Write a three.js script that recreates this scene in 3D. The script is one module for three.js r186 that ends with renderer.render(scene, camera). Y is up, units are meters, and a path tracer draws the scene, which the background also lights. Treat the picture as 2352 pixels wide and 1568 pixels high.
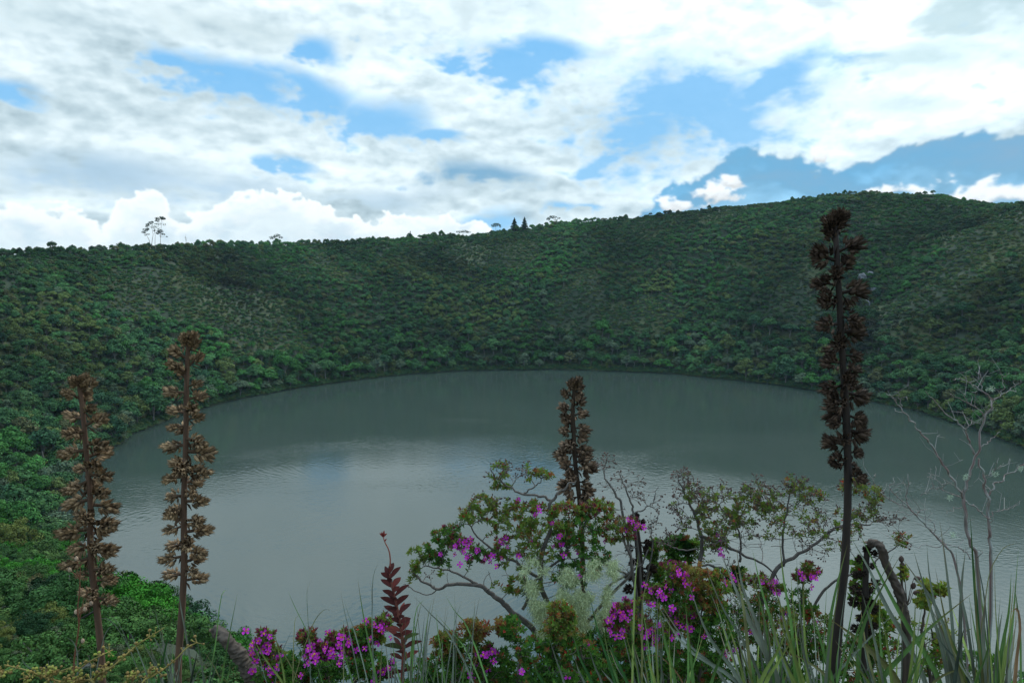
import * as THREE from 'three';
import { ImprovedNoise } from 'three/addons/math/ImprovedNoise.js';
import { mergeGeometries } from 'three/addons/utils/BufferGeometryUtils.js';

// ---------------------------------------------------------------- camera, sky, sun, exposure
const scene = new THREE.Scene();
const EYE = 70;                                   // metres above the lake
const PITCH = Math.atan(164 / 1572);
const camera = new THREE.PerspectiveCamera(53.03, 1024 / 682, 0.1, 6000);
camera.position.set(0, EYE, 0);
camera.rotation.x = -PITCH;
const renderer = new THREE.WebGLRenderer({ antialias: true });
renderer.toneMapping = THREE.LinearToneMapping;
renderer.toneMappingExposure = 1.06;
renderer.shadowMap.enabled = true;

const D2R = Math.PI / 180;
const SUN_AZ = 31 * D2R, SUN_EL = 46 * D2R;
const sunDir = new THREE.Vector3(Math.sin(SUN_AZ) * Math.cos(SUN_EL), Math.sin(SUN_EL), -Math.cos(SUN_AZ) * Math.cos(SUN_EL));
const sun = new THREE.DirectionalLight(new THREE.Color(1, 0.95, 0.88), 1.5);
sun.position.copy(sunDir).multiplyScalar(900).add(new THREE.Vector3(0, 40, -250));
sun.target.position.set(0, 40, -250);
sun.castShadow = true;
sun.shadow.radius = 42;
sun.shadow.mapSize.set(4096, 4096);
Object.assign(sun.shadow.camera, { left: -520, right: 520, top: 520, bottom: -520, near: 1, far: 2200 });
scene.add(sun, sun.target);

const perlin = new ImprovedNoise();
const noise = (x, y, z) => perlin.noise(x, y, z);
const clamp = (x, a = 0, b = 1) => Math.min(b, Math.max(a, x));
const sstep = (a, b, x) => { const t = clamp((x - a) / (b - a)); return t * t * (3 - 2 * t); };
const lerp = (a, b, t) => a + (b - a) * t;
function fbm(x, y, z, o, gain = 0.5) { let s = 0, a = 1; for (let i = 0; i < o; i++) { s += a * noise(x, y, z); x = x * 2.03 + 17.1; y = y * 2.03 + 5.7; z = z * 2.03 + 9.2; a *= gain; } return s; }
function billow(x, y, z, o) { let s = 0, a = 1; for (let i = 0; i < o; i++) { s += a * (0.5 - 2 * Math.abs(noise(x, y, z))); x = x * 2.1 + 7.1; y = y * 2.1 + 3.7; z = z * 2.1 + 1.2; a *= 0.5; } return s; }
function table(t, x) { if (x <= t[0][0]) return t[0][1]; for (let i = 1; i < t.length; i++) if (x <= t[i][0]) { const k = (x - t[i - 1][0]) / (t[i][0] - t[i - 1][0]); return lerp(t[i - 1][1], t[i][1], k * k * (3 - 2 * k)); } return t[t.length - 1][1]; }

// The sky: blue air, a broken white cloud deck with blue openings, a darker cloud base to the right, heaped clouds along the horizon.
// Azimuth (0 straight over the lake, east positive) and elevation in degrees.
const OPENINGS = [[-22.5, 13.9, 6, 1.5, -0.12], [-15.5, 13, 4.5, 1.7, -0.25], [-11, 11.7, 4.5, 1.5, -0.15], [14, 12, 9.5, 3.3, 0.1], [9, 10.3, 4.5, 2.6, 0.2], [17, 10.5, 4, 1.6, 0.1], [-1, 16.2, 5, 1.4, -0.2], [3, 16.8, 5, 1.2, -0.1],
  [-15.3, 17.1, 2.2, 1, 0], [-17.6, 8.4, 1.8, 0.55, -0.1], [-35.5, 11.2, 2.6, 0.9, 0], [-4.8, 10.3, 2.8, 0.6, 0.1], [-26, 14.5, 3, 0.9, 0], [20, 13.5, 4, 2, 0.3], [-2.5, 3.3, 3.4, 1.0, 0.1], [3.5, 4.8, 2.2, 0.45, 0.05], [6.6, 4.9, 1.6, 0.4, 0]];
const SHADED = [[-30, 6.8, 9, 1.7, 0.8, 0.40, 0.59, 0.76], [-2.2, 7.3, 4.6, 1.7, 0.9, 0.17, 0.39, 0.6], [-20, 6.9, 4, 0.9, 0.5, 0.42, 0.6, 0.76], [-1.5, 21.2, 12, 4, 0.7, 0.5, 0.64, 0.7], [35.5, 17.5, 6.5, 3.6, 0.75, 0.42, 0.6, 0.66], [26, 19.5, 6, 1.6, 0.7, 0.42, 0.58, 0.66],
  [-20, 17.8, 10, 1.6, 0.55, 0.56, 0.7, 0.75], [30.5, 14.2, 4.2, 1.7, 0.7, 0.5, 0.7, 0.75], [30.2, 11.4, 3.4, 0.9, 0.55, 0.56, 0.74, 0.8], [24, 12.5, 3.5, 1.2, 0.4, 0.6, 0.78, 0.84], [-35, 17, 6, 2.5, 0.5, 0.55, 0.7, 0.76], [-8, 6, 7, 1, 0.4, 0.5, 0.66, 0.8], [-12, 5.2, 6, 1.2, 0.5, 0.45, 0.64, 0.8]];
const PUFFS = [[16.2, 6.0, 2.1, 1.0], [13.2, 5.2, 1.9, 0.7], [17.6, 6.9, 0.9, 0.8], [34.4, 5.0, 5.4, 1.15], [28.4, 5.7, 1.7, 0.35], [23.8, 8.5, 0.55, 0.7]];
const DECK_TOP = [[9, 3], [11, 5.2], [13, 6.9], [15, 7.7], [18, 9.4], [22, 8.7], [24, 7.9], [27, 8.2], [30, 9.4], [36, 9.4], [44, 9], [60, 4]];
const HEAP_TOP = [[-70, 3], [-40, 4.3], [-36, 4.5], [-33, 4.5], [-30.6, 3.3], [-29, 5.0], [-27.2, 5.8], [-25.5, 3.9], [-23, 4.7], [-21.5, 5.7], [-19, 6.1], [-16, 5.3], [-13, 4.3], [-9, 4.3], [-6, 4.8], [-3, 3.9], [0, 2.6], [6, 2], [9, 3], [12, 1], [50, 2.5], [80, 4]];
function skyColor(dx, dy, dz, az, el, out, fine) {
  const o = fine ? 6 : 4;
  // air
  const k = Math.pow(clamp(1 - el / 34), 1.6), cosS = dx * sunDir.x + dy * sunDir.y + dz * sunDir.z;
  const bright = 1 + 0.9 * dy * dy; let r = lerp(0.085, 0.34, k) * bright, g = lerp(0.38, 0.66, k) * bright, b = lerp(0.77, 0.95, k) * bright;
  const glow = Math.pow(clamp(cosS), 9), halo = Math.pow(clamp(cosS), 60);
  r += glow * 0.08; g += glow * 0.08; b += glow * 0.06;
  // noise
  const px = dx * 9, py = dy * 19, pz = dz * 9;
  const w1 = noise(px * 0.7 + 3, py * 0.7, pz * 0.7), w2 = noise(px * 0.7 + 9, py * 0.7 + 4, pz * 0.7 + 7);
  const n1 = fbm(px + w1, py + w2 * 1.2, pz - w1, o), n2 = fbm(px * 3.3 + 11, py * 3.3, pz * 3.3 + 4 + w2, o - 1, 0.55);
  const wa = az + w1 * 3.2 + n1 * 1.6 + n2 * 0.8, we = el + w2 * 1.3 + n1 * 0.5 + n2 * 0.4;
  // broken deck
  const streak = fbm(dx / (dy + 0.08) * 1.3, 3.3, dz / (dy + 0.08) * 1.3, 4);
  let hole = -1;
  const inFrame = fine;
  for (const [a0, e0, ra, re, tilt] of OPENINGS) {
    const x = wa - a0; if (Math.abs(x) > ra * 2.5) continue;
    const h = 1 - Math.hypot(x / ra, (we - e0 - x * tilt) / re);
    if (h > hole) hole = h;
  }
  const away = Math.max(sstep(36, 46, Math.abs(az)), sstep(20, 28, el));
  if (away > 0) hole = Math.max(hole, lerp(-1, fbm(dx * 3.1, dy * 4.2 + 7, dz * 3.1, 3) * 1.7 - 0.05, away));
  const open = sstep(-0.5, 0.62, hole + n1 * 0.62 + n2 * 0.5 + streak * 0.4);
  const relief = fine ? n2 - fbm((dx + sunDir.x * 0.012) * 29.7 + 11, (dy + 0.012) * 62.7, (dz + sunDir.z * 0.012) * 29.7 + 4 + w2, 4, 0.55) : 0;
  let c = (0.83 + 0.17 * n1 + 0.06 * n2 + relief * 0.1 + 0.14 * w2) * Math.min(2.6, 0.96 + 0.15 * dy + 4.2 * Math.max(0, dy - 0.3));  // extra deck brightness added above the view so the lake reflects more light
  c += streak * 0.16;
  const thick = clamp(0.95 - c, 0, 0.5); let cr = c * (0.87 - 0.3 * thick), cg = c * (1.01 - 0.04 * thick), cb = c * (1.065 + 0.14 * thick);
  // sunlit part of the deck, brightest round the hidden sun
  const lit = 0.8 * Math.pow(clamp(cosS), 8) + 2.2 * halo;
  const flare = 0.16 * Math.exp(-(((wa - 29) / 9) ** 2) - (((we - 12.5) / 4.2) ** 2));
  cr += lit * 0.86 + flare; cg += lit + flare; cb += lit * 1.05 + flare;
  for (const [a0, e0, ra, re, s, sr, sg, sb] of SHADED) {
    const x = Math.abs(wa - a0) / ra; if (x > 1.6) continue;
    const m = s * sstep(-0.1, 0.9, 1 - Math.hypot(x, (we - e0) / re) + n1 * 0.55 + n2 * 0.3);
    cr = lerp(cr, sr, m); cg = lerp(cg, sg, m); cb = lerp(cb, sb, m);
  }
  if (away > 0) { const m = 0.5 * away * sstep(0.05, 0.6, fbm(dx * 2.6 + 5, dy * 3, dz * 2.6, 3)); cr = lerp(cr, cr * 0.6, m); cg = lerp(cg, cg * 0.63, m); cb = lerp(cb, cb * 0.66, m); }
  const cover = 1 - open * 0.94;
  r = lerp(r, cr, cover); g = lerp(g, cg, cover); b = lerp(b, cb, cover);
  const bw = billow(dx * 26, dy * 34, dz * 26, o);
  // darker cloud base to the right
  if (az > 7 && az < 62) {
    const top = table(DECK_TOP, az) + bw * 0.45 + n1 * 0.7 + n2 * 0.25, m = sstep(0, 0.6, top - el) * sstep(-1.2, 0.4, top - 3.2);
    const q = sstep(0, 6.5, top - el), v = 1 + 0.3 * n1 + 0.12 * n2 + 0.12 * w2;
    r = lerp(r, lerp(0.15, 0.33, q) * v, m); g = lerp(g, lerp(0.4, 0.61, q) * v, m); b = lerp(b, lerp(0.64, 0.83, q) * v, m);
  }
  // heaped clouds on the horizon
  {
    const top = table(HEAP_TOP, az + w1 * 0.5) + bw * 0.75 + n1 * 0.3, t = top - el, m = sstep(0, 0.22, t), q = sstep(0.1, 2.6, t + bw * 0.5);
    const hb = billow(dx * 15 + 5, dy * 26, dz * 15, o), sh = 0.42 * sstep(0.15, -0.75, hb) * sstep(0.2, 1.2, t);
    r = lerp(r, lerp(lerp(0.97, 0.74, q), 0.44, sh) + bw * 0.06, m); g = lerp(g, lerp(lerp(1.04, 0.87, q), 0.62, sh) + bw * 0.06, m); b = lerp(b, lerp(lerp(1.06, 0.93, q), 0.77, sh) + bw * 0.05, m);
  }
  for (const [a0, e0, ra, re] of PUFFS) {
    const x = (az - a0) / ra; if (Math.abs(x) > 2) continue;
    const y = (el - e0) / re, t = 1 - Math.hypot(x, y < 0 ? y * 1.5 : y) + bw * 0.75 + n2 * 0.5 + n1 * 0.3, m = sstep(0, 0.6, t) * sstep(-1.3, 0.1, y + 0.5 + n2 * 0.4);
    const v = lerp(0.66, 1.02, sstep(-0.6, 0.4, y + bw * 0.5));
    r = lerp(r, v * 0.93, m); g = lerp(g, v, m); b = lerp(b, v * 1.04, m);
  }
  out[0] = Math.max(0.02, r); out[1] = Math.max(0.02, g); out[2] = Math.max(0.02, b);
}
{
  const W = 4096, Hh = 2048, data = new Float32Array(W * Hh * 4), c = [0, 0, 0];
  for (let row = 0; row < Hh; row++) {
    const up = ((row + 0.5) / Hh - 0.5) * Math.PI, el = up / D2R, y = Math.sin(up), cu = Math.cos(up);
    if (el < -0.5) { for (let i = row * W * 4; i < (row + 1) * W * 4; i += 4) { data[i] = 0.3; data[i + 1] = 0.34; data[i + 2] = 0.33; data[i + 3] = 1; } continue; }
    for (let col = 0; col < W; col++) {
      const ro = ((col + 0.5) / W - 0.5) * 2 * Math.PI, x = Math.cos(ro) * cu, z = Math.sin(ro) * cu;
      const az = Math.atan2(x, -z) / D2R, fine = Math.abs(az) < 46 && el < 26, i = (row * W + col) * 4;
      const step = fine ? 1 : 4;
      if (!fine && (row % step || col % step)) {   // soft sky away from the view: every fourth texel is computed, the others repeat it
        const src = ((row - row % step) * W + col - col % step) * 4; 
        data[i] = data[src]; data[i + 1] = data[src + 1]; data[i + 2] = data[src + 2]; data[i + 3] = 1; 
        if (data[src + 3]) continue;
      }
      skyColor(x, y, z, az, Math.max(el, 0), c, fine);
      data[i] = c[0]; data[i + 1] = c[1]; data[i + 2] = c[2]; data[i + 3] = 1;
    }
  }
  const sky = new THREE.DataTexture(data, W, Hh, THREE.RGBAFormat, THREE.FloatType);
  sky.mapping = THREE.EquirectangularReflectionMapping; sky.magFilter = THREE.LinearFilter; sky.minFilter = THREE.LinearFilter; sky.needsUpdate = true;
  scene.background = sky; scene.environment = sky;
}

// ---------------------------------------------------------------- helpers
function rng(seed) { let a = seed >>> 0; return () => { a = (a + 0x6d2b79f5) | 0; let t = Math.imul(a ^ (a >>> 15), 1 | a); t = (t + Math.imul(t ^ (t >>> 7), 61 | t)) ^ t; return ((t ^ (t >>> 14)) >>> 0) / 4294967296; }; }
const V = (x, y, z) => new THREE.Vector3(x, y, z);
const taken = {};
function numbered(name) { const k = taken[name] = (taken[name] ?? -1) + 1; return k ? name + '_' + String(k).padStart(3, '0') : name; }
function describe(o, label, category, group, kind) { if (label) o.userData.label = label; if (category) o.userData.category = category; if (group) o.userData.group = group; if (kind) o.userData.kind = kind; return o; }
function thing(name, label, category, pos, group) { const o = new THREE.Group(); o.name = numbered(name); o.position.copy(pos); describe(o, label, category, group); scene.add(o); return o; }
function part(name, geometry, material, parent) { const m = new THREE.Mesh(geometry, material); m.name = name; m.castShadow = m.receiveShadow = true; parent.add(m); return m; }
// a point seen in the photograph (its 2352 x 1568 reduction) at a given distance ahead of the lens
const CP = Math.cos(PITCH), SP = Math.sin(PITCH);
function at(px, py, depth) {
  const X = (px - 1176) / 1572, Y = (784 - py) / 1572, y = Y * CP - SP, z = Y * SP + CP, s = depth / z;
  return V(X * s, EYE + y * s, -depth);
}
function project(p) { const y = p.y - EYE, d = -p.z, zc = d * CP - y * SP, yc = y * CP + d * SP; return [1176 + 1572 * p.x / zc, 784 - 1572 * yc / zc, zc]; }

class Shape {                                       // collects triangles with a colour per vertex
  constructor() { this.p = []; this.c = []; this.i = []; }
  v(x, y, z, c) { this.p.push(x, y, z); this.c.push(c[0], c[1], c[2]); return this.p.length / 3 - 1; }
  t(a, b, c) { this.i.push(a, b, c); }
  build(smooth) {
    const g = new THREE.BufferGeometry();
    g.setAttribute('position', new THREE.Float32BufferAttribute(this.p, 3));
    g.setAttribute('color', new THREE.Float32BufferAttribute(this.c, 3));
    g.setIndex(this.i);
    if (smooth) g.computeVertexNormals();
    return g;
  }
}
const foliageMat = (rough = 0.62, through = 0) => through ? new THREE.MeshPhysicalMaterial({ vertexColors: true, roughness: 0.95, transmission: through, thickness: 0, side: THREE.DoubleSide, specularIntensity: 0.3 })
  : new THREE.MeshStandardMaterial({ vertexColors: true, roughness: rough, side: THREE.DoubleSide });
function noiseTexture(size, f, srgb) {
  const d = new Uint8Array(size * size * 4);
  for (let j = 0; j < size; j++) for (let i = 0; i < size; i++) { const c = f(i / size, j / size), k = (j * size + i) * 4; if (c.length) { d[k] = c[0] * 255; d[k + 1] = c[1] * 255; d[k + 2] = c[2] * 255; } else d[k] = d[k + 1] = d[k + 2] = clamp(c) * 255; d[k + 3] = 255; }
  const t = new THREE.DataTexture(d, size, size); t.magFilter = THREE.LinearFilter; t.wrapS = t.wrapT = THREE.RepeatWrapping; if (srgb) t.colorSpace = THREE.SRGBColorSpace; t.needsUpdate = true; return t;
}
// tileable noise over the unit square
function tile(u, v, f, o, s = 0) { let r = 0, a = 1, w = 0; const T = 2 * Math.PI; for (let i = 0; i < o; i++) { const q = f / T; r += a * noise(Math.cos(u * T) * q + s, Math.sin(u * T) * q + Math.cos(v * T) * q * 0.73 + 3.1, Math.sin(v * T) * q + Math.cos(v * T) * q * 0.68 - s); w += a; f *= 2; a *= 0.55; s += 7.7; } return r / w; }

// ---------------------------------------------------------------- terrain and lake
const LX = 21, LZ = -295;
const shoreR = (th) => 185 + 18 * Math.max(0, -Math.cos(th)) ** 2 - 7.5 * Math.exp(-(((th / D2R + 132) / 32) ** 2)) + 3.4 * noise(Math.cos(th) * 6, Math.sin(th) * 6, 4) + 2.2 * noise(Math.cos(th) * 19, Math.sin(th) * 19, 9) + 1.2 * noise(Math.cos(th) * 60, Math.sin(th) * 60, 9);
// rim round the crater by bearing from the lake's middle, 0 away from the viewpoint (degrees: [distance, height])
const RIM_R = [[-180, 300], [-140, 296], [-110, 298], [-70, 315], [-30, 345], [10, 360], [50, 395], [80, 395], [110, 370], [140, 320], [180, 300]];
const RIM_H = [[-180, 68.3], [-150, 70], [-120, 72], [-100, 73], [-78, 75.3], [-69, 79], [-62, 79.2], [-50, 85.7], [-41, 89.5], [-32, 89.7], [-22, 94.7], [-12, 100], [-4, 103.8], [5, 111.4], [12, 114], [21, 121], [30, 126.7], [39, 130.3], [45, 134], [48, 130], [51, 129], [55, 120], [58, 116], [61, 113.5], [76, 108], [90, 102], [110, 96], [140, 80], [165, 70], [180, 68.3]];
const STEEP = [[0, 68.25], [2.2, 68.0], [3.2, 67.35], [5, 65.4], [10, 59.5], [30, 37], [50, 19.5], [72, 7.5], [94, 0], [110, -6]];
function ground(x, z) {
  const dx = x - LX, dz = z - LZ, r = Math.hypot(dx, dz), th = Math.atan2(dx, -dz), deg = th / D2R, R = shoreR(th);
  if (r < R) return -Math.min(9, (R - r) * 0.35) - 0.05;
  const Rc = table(RIM_R, deg), E = table(RIM_H, deg), t = (r - R) / (Rc - R);
  const near = sstep(110, 150, Math.abs(deg));
  let h;
  if (t < 1) h = E * lerp(t * (1.5 - 0.5 * t * t), t * (1.36 - 0.36 * t), near); else h = E - 0.22 * (r - Rc) * sstep(0, 1, (r - Rc) / 60) * (1 - near);
  const rough = clamp(t * 3) * (1 - near);
  h += rough * (fbm(x * 0.013, 2, z * 0.013, 4) * 13 * clamp(1.2 - t) + fbm(x * 0.05, 5, z * 0.05, 2) * 1.6);
  // a spur and a gully on the right-hand slope
  h += rough * clamp(1.15 - t) * 15 * (Math.exp(-(((deg - 66) / 6) ** 2)) - 0.9 * Math.exp(-(((deg - 52) / 6) ** 2)));
  h += rough * clamp(1.1 - t) * 9 * (Math.exp(-(((deg + 62) / 7) ** 2)) - 0.8 * Math.exp(-(((deg + 47) / 8) ** 2)));
  if (near > 0) {
    const q = 297 - r, steep = q < 0 ? 68.25 : table(STEEP, q), d = Math.max(-z, 0.001), left = sstep(0.3, 0.5, -x / d) * sstep(6, 20, q) * (z < 0 ? 1 : 0);
    let hn = lerp(steep, h + fbm(x * 0.06, 8, z * 0.06, 3) * 2 * clamp(q / 30), left);
    hn += q < 8 ? fbm(x * 0.8, 1, z * 0.8, 3) * 0.09 : 0;
    h = lerp(h, hn, near);
  }
  return h;
}
{
  const ths = [], rs = [], cam = Math.atan2(-LX, LZ), camR = Math.hypot(LX, LZ);
  { let s = 0.00075, a = 0; const side = []; while (a < Math.PI) { side.push(a); a += s; if (a > 0.022) s = Math.min(0.013, s * 1.1); } 
    for (let i = side.length - 1; i > 0; i--) ths.push(cam - side[i]); for (const a2 of side) ths.push(cam + a2); }
  { let r = 0; while (r < 170) { rs.push(r); r += 12; } for (; r < 205; r += 1) rs.push(r); for (; r < 286; r += 2.2) rs.push(r); for (; r < 301; r += 0.25) rs.push(r); for (; r < 420; r += 3) rs.push(r); for (; r < 1500; r *= 1.06) rs.push(r); }
  const S = new Shape(), n = ths.length;
  for (const r of rs) for (const th of ths) {
    const x = LX + r * Math.sin(th), z = LZ - r * Math.cos(th), h = ground(x, z), m = fbm(x * 0.03, 1, z * 0.03, 3), f = fbm(x * 0.9, 3, z * 0.9, 2);
    const grassy = sstep(-0.1, 0.35, m + f * 0.3), v = 1 + 0.35 * f;
    S.v(x, h, z, [lerp(0.03, 0.06, grassy) * v, lerp(0.042, 0.07, grassy) * v, lerp(0.02, 0.026, grassy) * v]);
  }
  for (let j = 0; j < rs.length - 1; j++) for (let i = 0; i < n; i++) { const k = (i + 1) % n, a = j * n + i, b = j * n + k, c = (j + 1) * n + i, d = (j + 1) * n + k; if (j) S.t(a, b, c); S.t(b, d, c); }
  const terrain = part('terrain', S.build(true), new THREE.MeshStandardMaterial({ vertexColors: true, roughness: 1 }), scene);
  describe(terrain, 'steep scrubby crater slopes ringing the lake', 'hillside', null, 'structure');
}
{
  const S = new Shape(), N = 360, rings = [0.001, 60, 120, 170, 212];
  for (const r of rings) for (let i = 0; i < N; i++) { const th = i / N * 2 * Math.PI; S.v(LX + r * Math.sin(th), 0, LZ - r * Math.cos(th), [1, 1, 1]); }
  for (let j = 0; j < rings.length - 1; j++) for (let i = 0; i < N; i++) { const k = (i + 1) % N, a = j * N + i, b = j * N + k, c = (j + 1) * N + i, d = (j + 1) * N + k; S.t(a, b, c); S.t(b, d, c); }
  const g = S.build(true), p = g.attributes.position, uv = new Float32Array(p.count * 2);
  for (let i = 0; i < p.count; i++) { uv[2 * i] = p.getX(i) / 150; uv[2 * i + 1] = p.getZ(i) / 100; }
  g.setAttribute('uv', new THREE.BufferAttribute(uv, 2));
  for (let i = 0; i < p.count; i++) g.attributes.normal.setXYZ(i, 0, 1, 0);
  const ripple = noiseTexture(2048, (u, v) => { const q = 0.35 + 0.65 * sstep(-0.3, 0.35, tile(u, v, 5, 3, 5)); return 0.5 + 0.55 * q * tile(u, v, 95, 2, 2); });
  const gust = noiseTexture(512, (u, v) => { const m = sstep(-0.35, 0.4, tile(u, v, 5, 4, 3)); return lerp(0.62, 0.95, m); });
  gust.repeat.set(0.41, 0.53);
  const water = part('lake_water', g, new THREE.MeshPhysicalMaterial({ color: new THREE.Color().setRGB(0.034, 0.05, 0.04), roughness: 0.15, roughnessMap: gust, ior: 1.5, bumpMap: ripple, bumpScale: 0.055 }), scene);
  describe(water, 'wind-rippled grey-green crater lake', 'lake', null, 'structure');
}
// ---------------------------------------------------------------- trees
function tube(S, pts, radii, sides, col, cap = true, lump = 0) {
  const n = pts.length, ring = [], up = V(0.31, 0.17, 0.93), a = V(), b = V(), t = V();
  for (let i = 0; i < n; i++) {
    t.copy(pts[Math.min(i + 1, n - 1)]).sub(pts[Math.max(i - 1, 0)]).normalize();
    a.crossVectors(t, up).normalize(); b.crossVectors(t, a);
    const r = radii[i], row = [];
    for (let k = 0; k < sides; k++) { const w = k / sides * 2 * Math.PI, q = lump ? r * (1 + lump * noise(Math.cos(w) * 2.6 + 7, Math.sin(w) * 2.6, i * 0.13) + lump * 0.6 * noise(Math.cos(w) * 6, Math.sin(w) * 6 + 4, i * 0.4)) : r, x = Math.cos(w) * q, y = Math.sin(w) * q; row.push(S.v(pts[i].x + a.x * x + b.x * y, pts[i].y + a.y * x + b.y * y, pts[i].z + a.z * x + b.z * y, typeof col === 'function' ? col(i / (n - 1), k) : col)); }
    ring.push(row);
  }
  for (let i = 0; i < n - 1; i++) for (let k = 0; k < sides; k++) { const q = (k + 1) % sides; S.t(ring[i][k], ring[i][q], ring[i + 1][k]); S.t(ring[i][q], ring[i + 1][q], ring[i + 1][k]); }
  if (cap) for (const [row, p, flip] of [[ring[0], pts[0], true], [ring[n - 1], pts[n - 1], false]]) { const c = S.v(p.x, p.y, p.z, typeof col === 'function' ? col(flip ? 0 : 1, 0) : col); for (let k = 0; k < sides; k++) { const q = (k + 1) % sides; if (flip) S.t(row[q], row[k], c); else S.t(row[k], row[q], c); } }
}
function sprig(S, x, y, z, nx, ny, nz, s, c, R) {      // a leaf spray: two folded faces
  const w = R() * 6.283, l = Math.hypot(nx, ny, nz) || 1; nx /= l; ny /= l; nz /= l;
  let ax = Math.cos(w), ay = (R() - 0.5) * 0.6, az = Math.sin(w); const d = ax * nx + ay * ny + az * nz; ax -= d * nx; ay -= d * ny; az -= d * nz;
  const al = Math.hypot(ax, ay, az) || 1; ax /= al; ay /= al; az /= al;
  const bx = ny * az - nz * ay, by = nz * ax - nx * az, bz = nx * ay - ny * ax, q = s * (0.45 + 0.25 * R()), f = s * (0.3 * R() - 0.1);
  const a = S.v(x - ax * s, y - ay * s, z - az * s, c), e = S.v(x + ax * s, y + ay * s, z + az * s, c), p = S.v(x + bx * q + nx * f, y + by * q + ny * f, z + bz * q + nz * f, c), m = S.v(x - bx * q + nx * f, y - by * q + ny * f, z - bz * q + nz * f, c);
  S.t(a, m, e); S.t(a, e, p);
}
// crown of radius 1 whose foot stands at y = 0; returns [trunk, crown]
function treeModel(seed, { clumps = 26, leaves = 46, leaf = 0.1, flat = 0.55, lift = 1.0, spread = 0.38, trunk = 0.06, wild = 0, bark = [0.16, 0.15, 0.13] }) {
  const R = rng(seed), C = new Shape(), T = new Shape(), cs = [];
  for (let i = 0; i < clumps; i++) {
    const w = i * 2.4 + R() * 0.9, u = Math.sqrt((i + 0.4) / clumps), rad = u * (0.78 + 0.18 * R() + wild * (R() - 0.4) * 0.7), hgt = Math.sqrt(Math.max(0, 1 - u * u)) * flat * (0.7 + 0.6 * R() + wild * (R() - 0.5) * 0.9) - (R() < 0.3 ? 0.25 * R() : 0);
    cs.push([Math.cos(w) * rad, lift + hgt, Math.sin(w) * rad, spread * (0.65 + 0.6 * R()), 0.75 + 0.5 * R()]);
  }
  for (const [x, y, z, s, tone] of cs) for (let k = 0; k < leaves; k++) {
    const ct = 2 * R() - 0.75, st = Math.sqrt(Math.max(0, 1 - Math.min(1, ct * ct))), w = R() * 6.283, q = s * (0.55 + 0.45 * Math.sqrt(R())), ux = st * Math.cos(w), uy = clamp(ct, -1, 1), uz = st * Math.sin(w);
    const v = tone * (0.7 + 0.6 * R()), h = R() * 0.16 - 0.08;
    sprig(C, x + ux * q, y + uy * q * 0.62, z + uz * q, ux + (R() - 0.5) * 1.3 + x * 0.4, uy + 0.32 + (R() - 0.5) * 1.1, uz + (R() - 0.5) * 1.3 + z * 0.4, leaf * (0.7 + 0.6 * R()), [v * (1 + h), v, v * (1 - h)], R);
  }
  const lean = V((R() - 0.5) * 0.25, 0, (R() - 0.5) * 0.25), fork = V(lean.x, lift * 0.55, lean.z);
  tube(T, [V(0, -0.35, 0), V(lean.x * 0.3, lift * 0.25, lean.z * 0.3), fork], [trunk * 1.3, trunk, trunk * 0.85], 5, bark);
  for (let i = 0; i < clumps; i += 4) { const [x, y, z] = cs[i]; tube(T, [fork, V(lerp(fork.x, x, 0.45), lerp(fork.y, y, 0.6), lerp(fork.z, z, 0.45)), V(x, y, z)], [trunk * 0.6, trunk * 0.42, trunk * 0.2], 4, bark, false); }
  return [T.build(true), C.build(false)];
}
const TINTS = [[0.04, 0.1, 0.034], [0.052, 0.122, 0.038], [0.09, 0.122, 0.034], [0.044, 0.132, 0.028], [0.082, 0.118, 0.064], [0.092, 0.098, 0.04], [0.03, 0.08, 0.034], [0.064, 0.124, 0.042]];
const NEAR_TINTS = [[0.034, 0.085, 0.022], [0.05, 0.11, 0.026], [0.095, 0.115, 0.026], [0.036, 0.145, 0.014], [0.09, 0.11, 0.055], [0.1, 0.088, 0.034], [0.022, 0.06, 0.022], [0.066, 0.12, 0.03]];
const FAR = [], NEAR = [], BUSH = [];
for (let i = 0; i < 6; i++) FAR.push(treeModel(100 + i, { clumps: 24 + i * 2, leaves: 54, leaf: 0.1, flat: [0.78, 0.6, 1.0, 0.8, 0.5, 0.9][i], lift: [0.9, 1.15, 0.75, 1.0, 1.4, 0.85][i], spread: 0.36 }));
for (let i = 0; i < 5; i++) NEAR.push(treeModel(200 + i, { wild: 1, clumps: 46, leaves: 230, leaf: 0.036, flat: [0.6, 0.75, 0.5, 0.66, 0.58][i], lift: [0.9, 0.8, 1.0, 0.75, 0.9][i], spread: 0.25 }));
for (let i = 0; i < 3; i++) BUSH.push(treeModel(300 + i, { clumps: 12, leaves: 34, leaf: 0.16, flat: 0.7, lift: 0.35, spread: 0.5, trunk: 0.04 }));
const spots = [];
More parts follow.
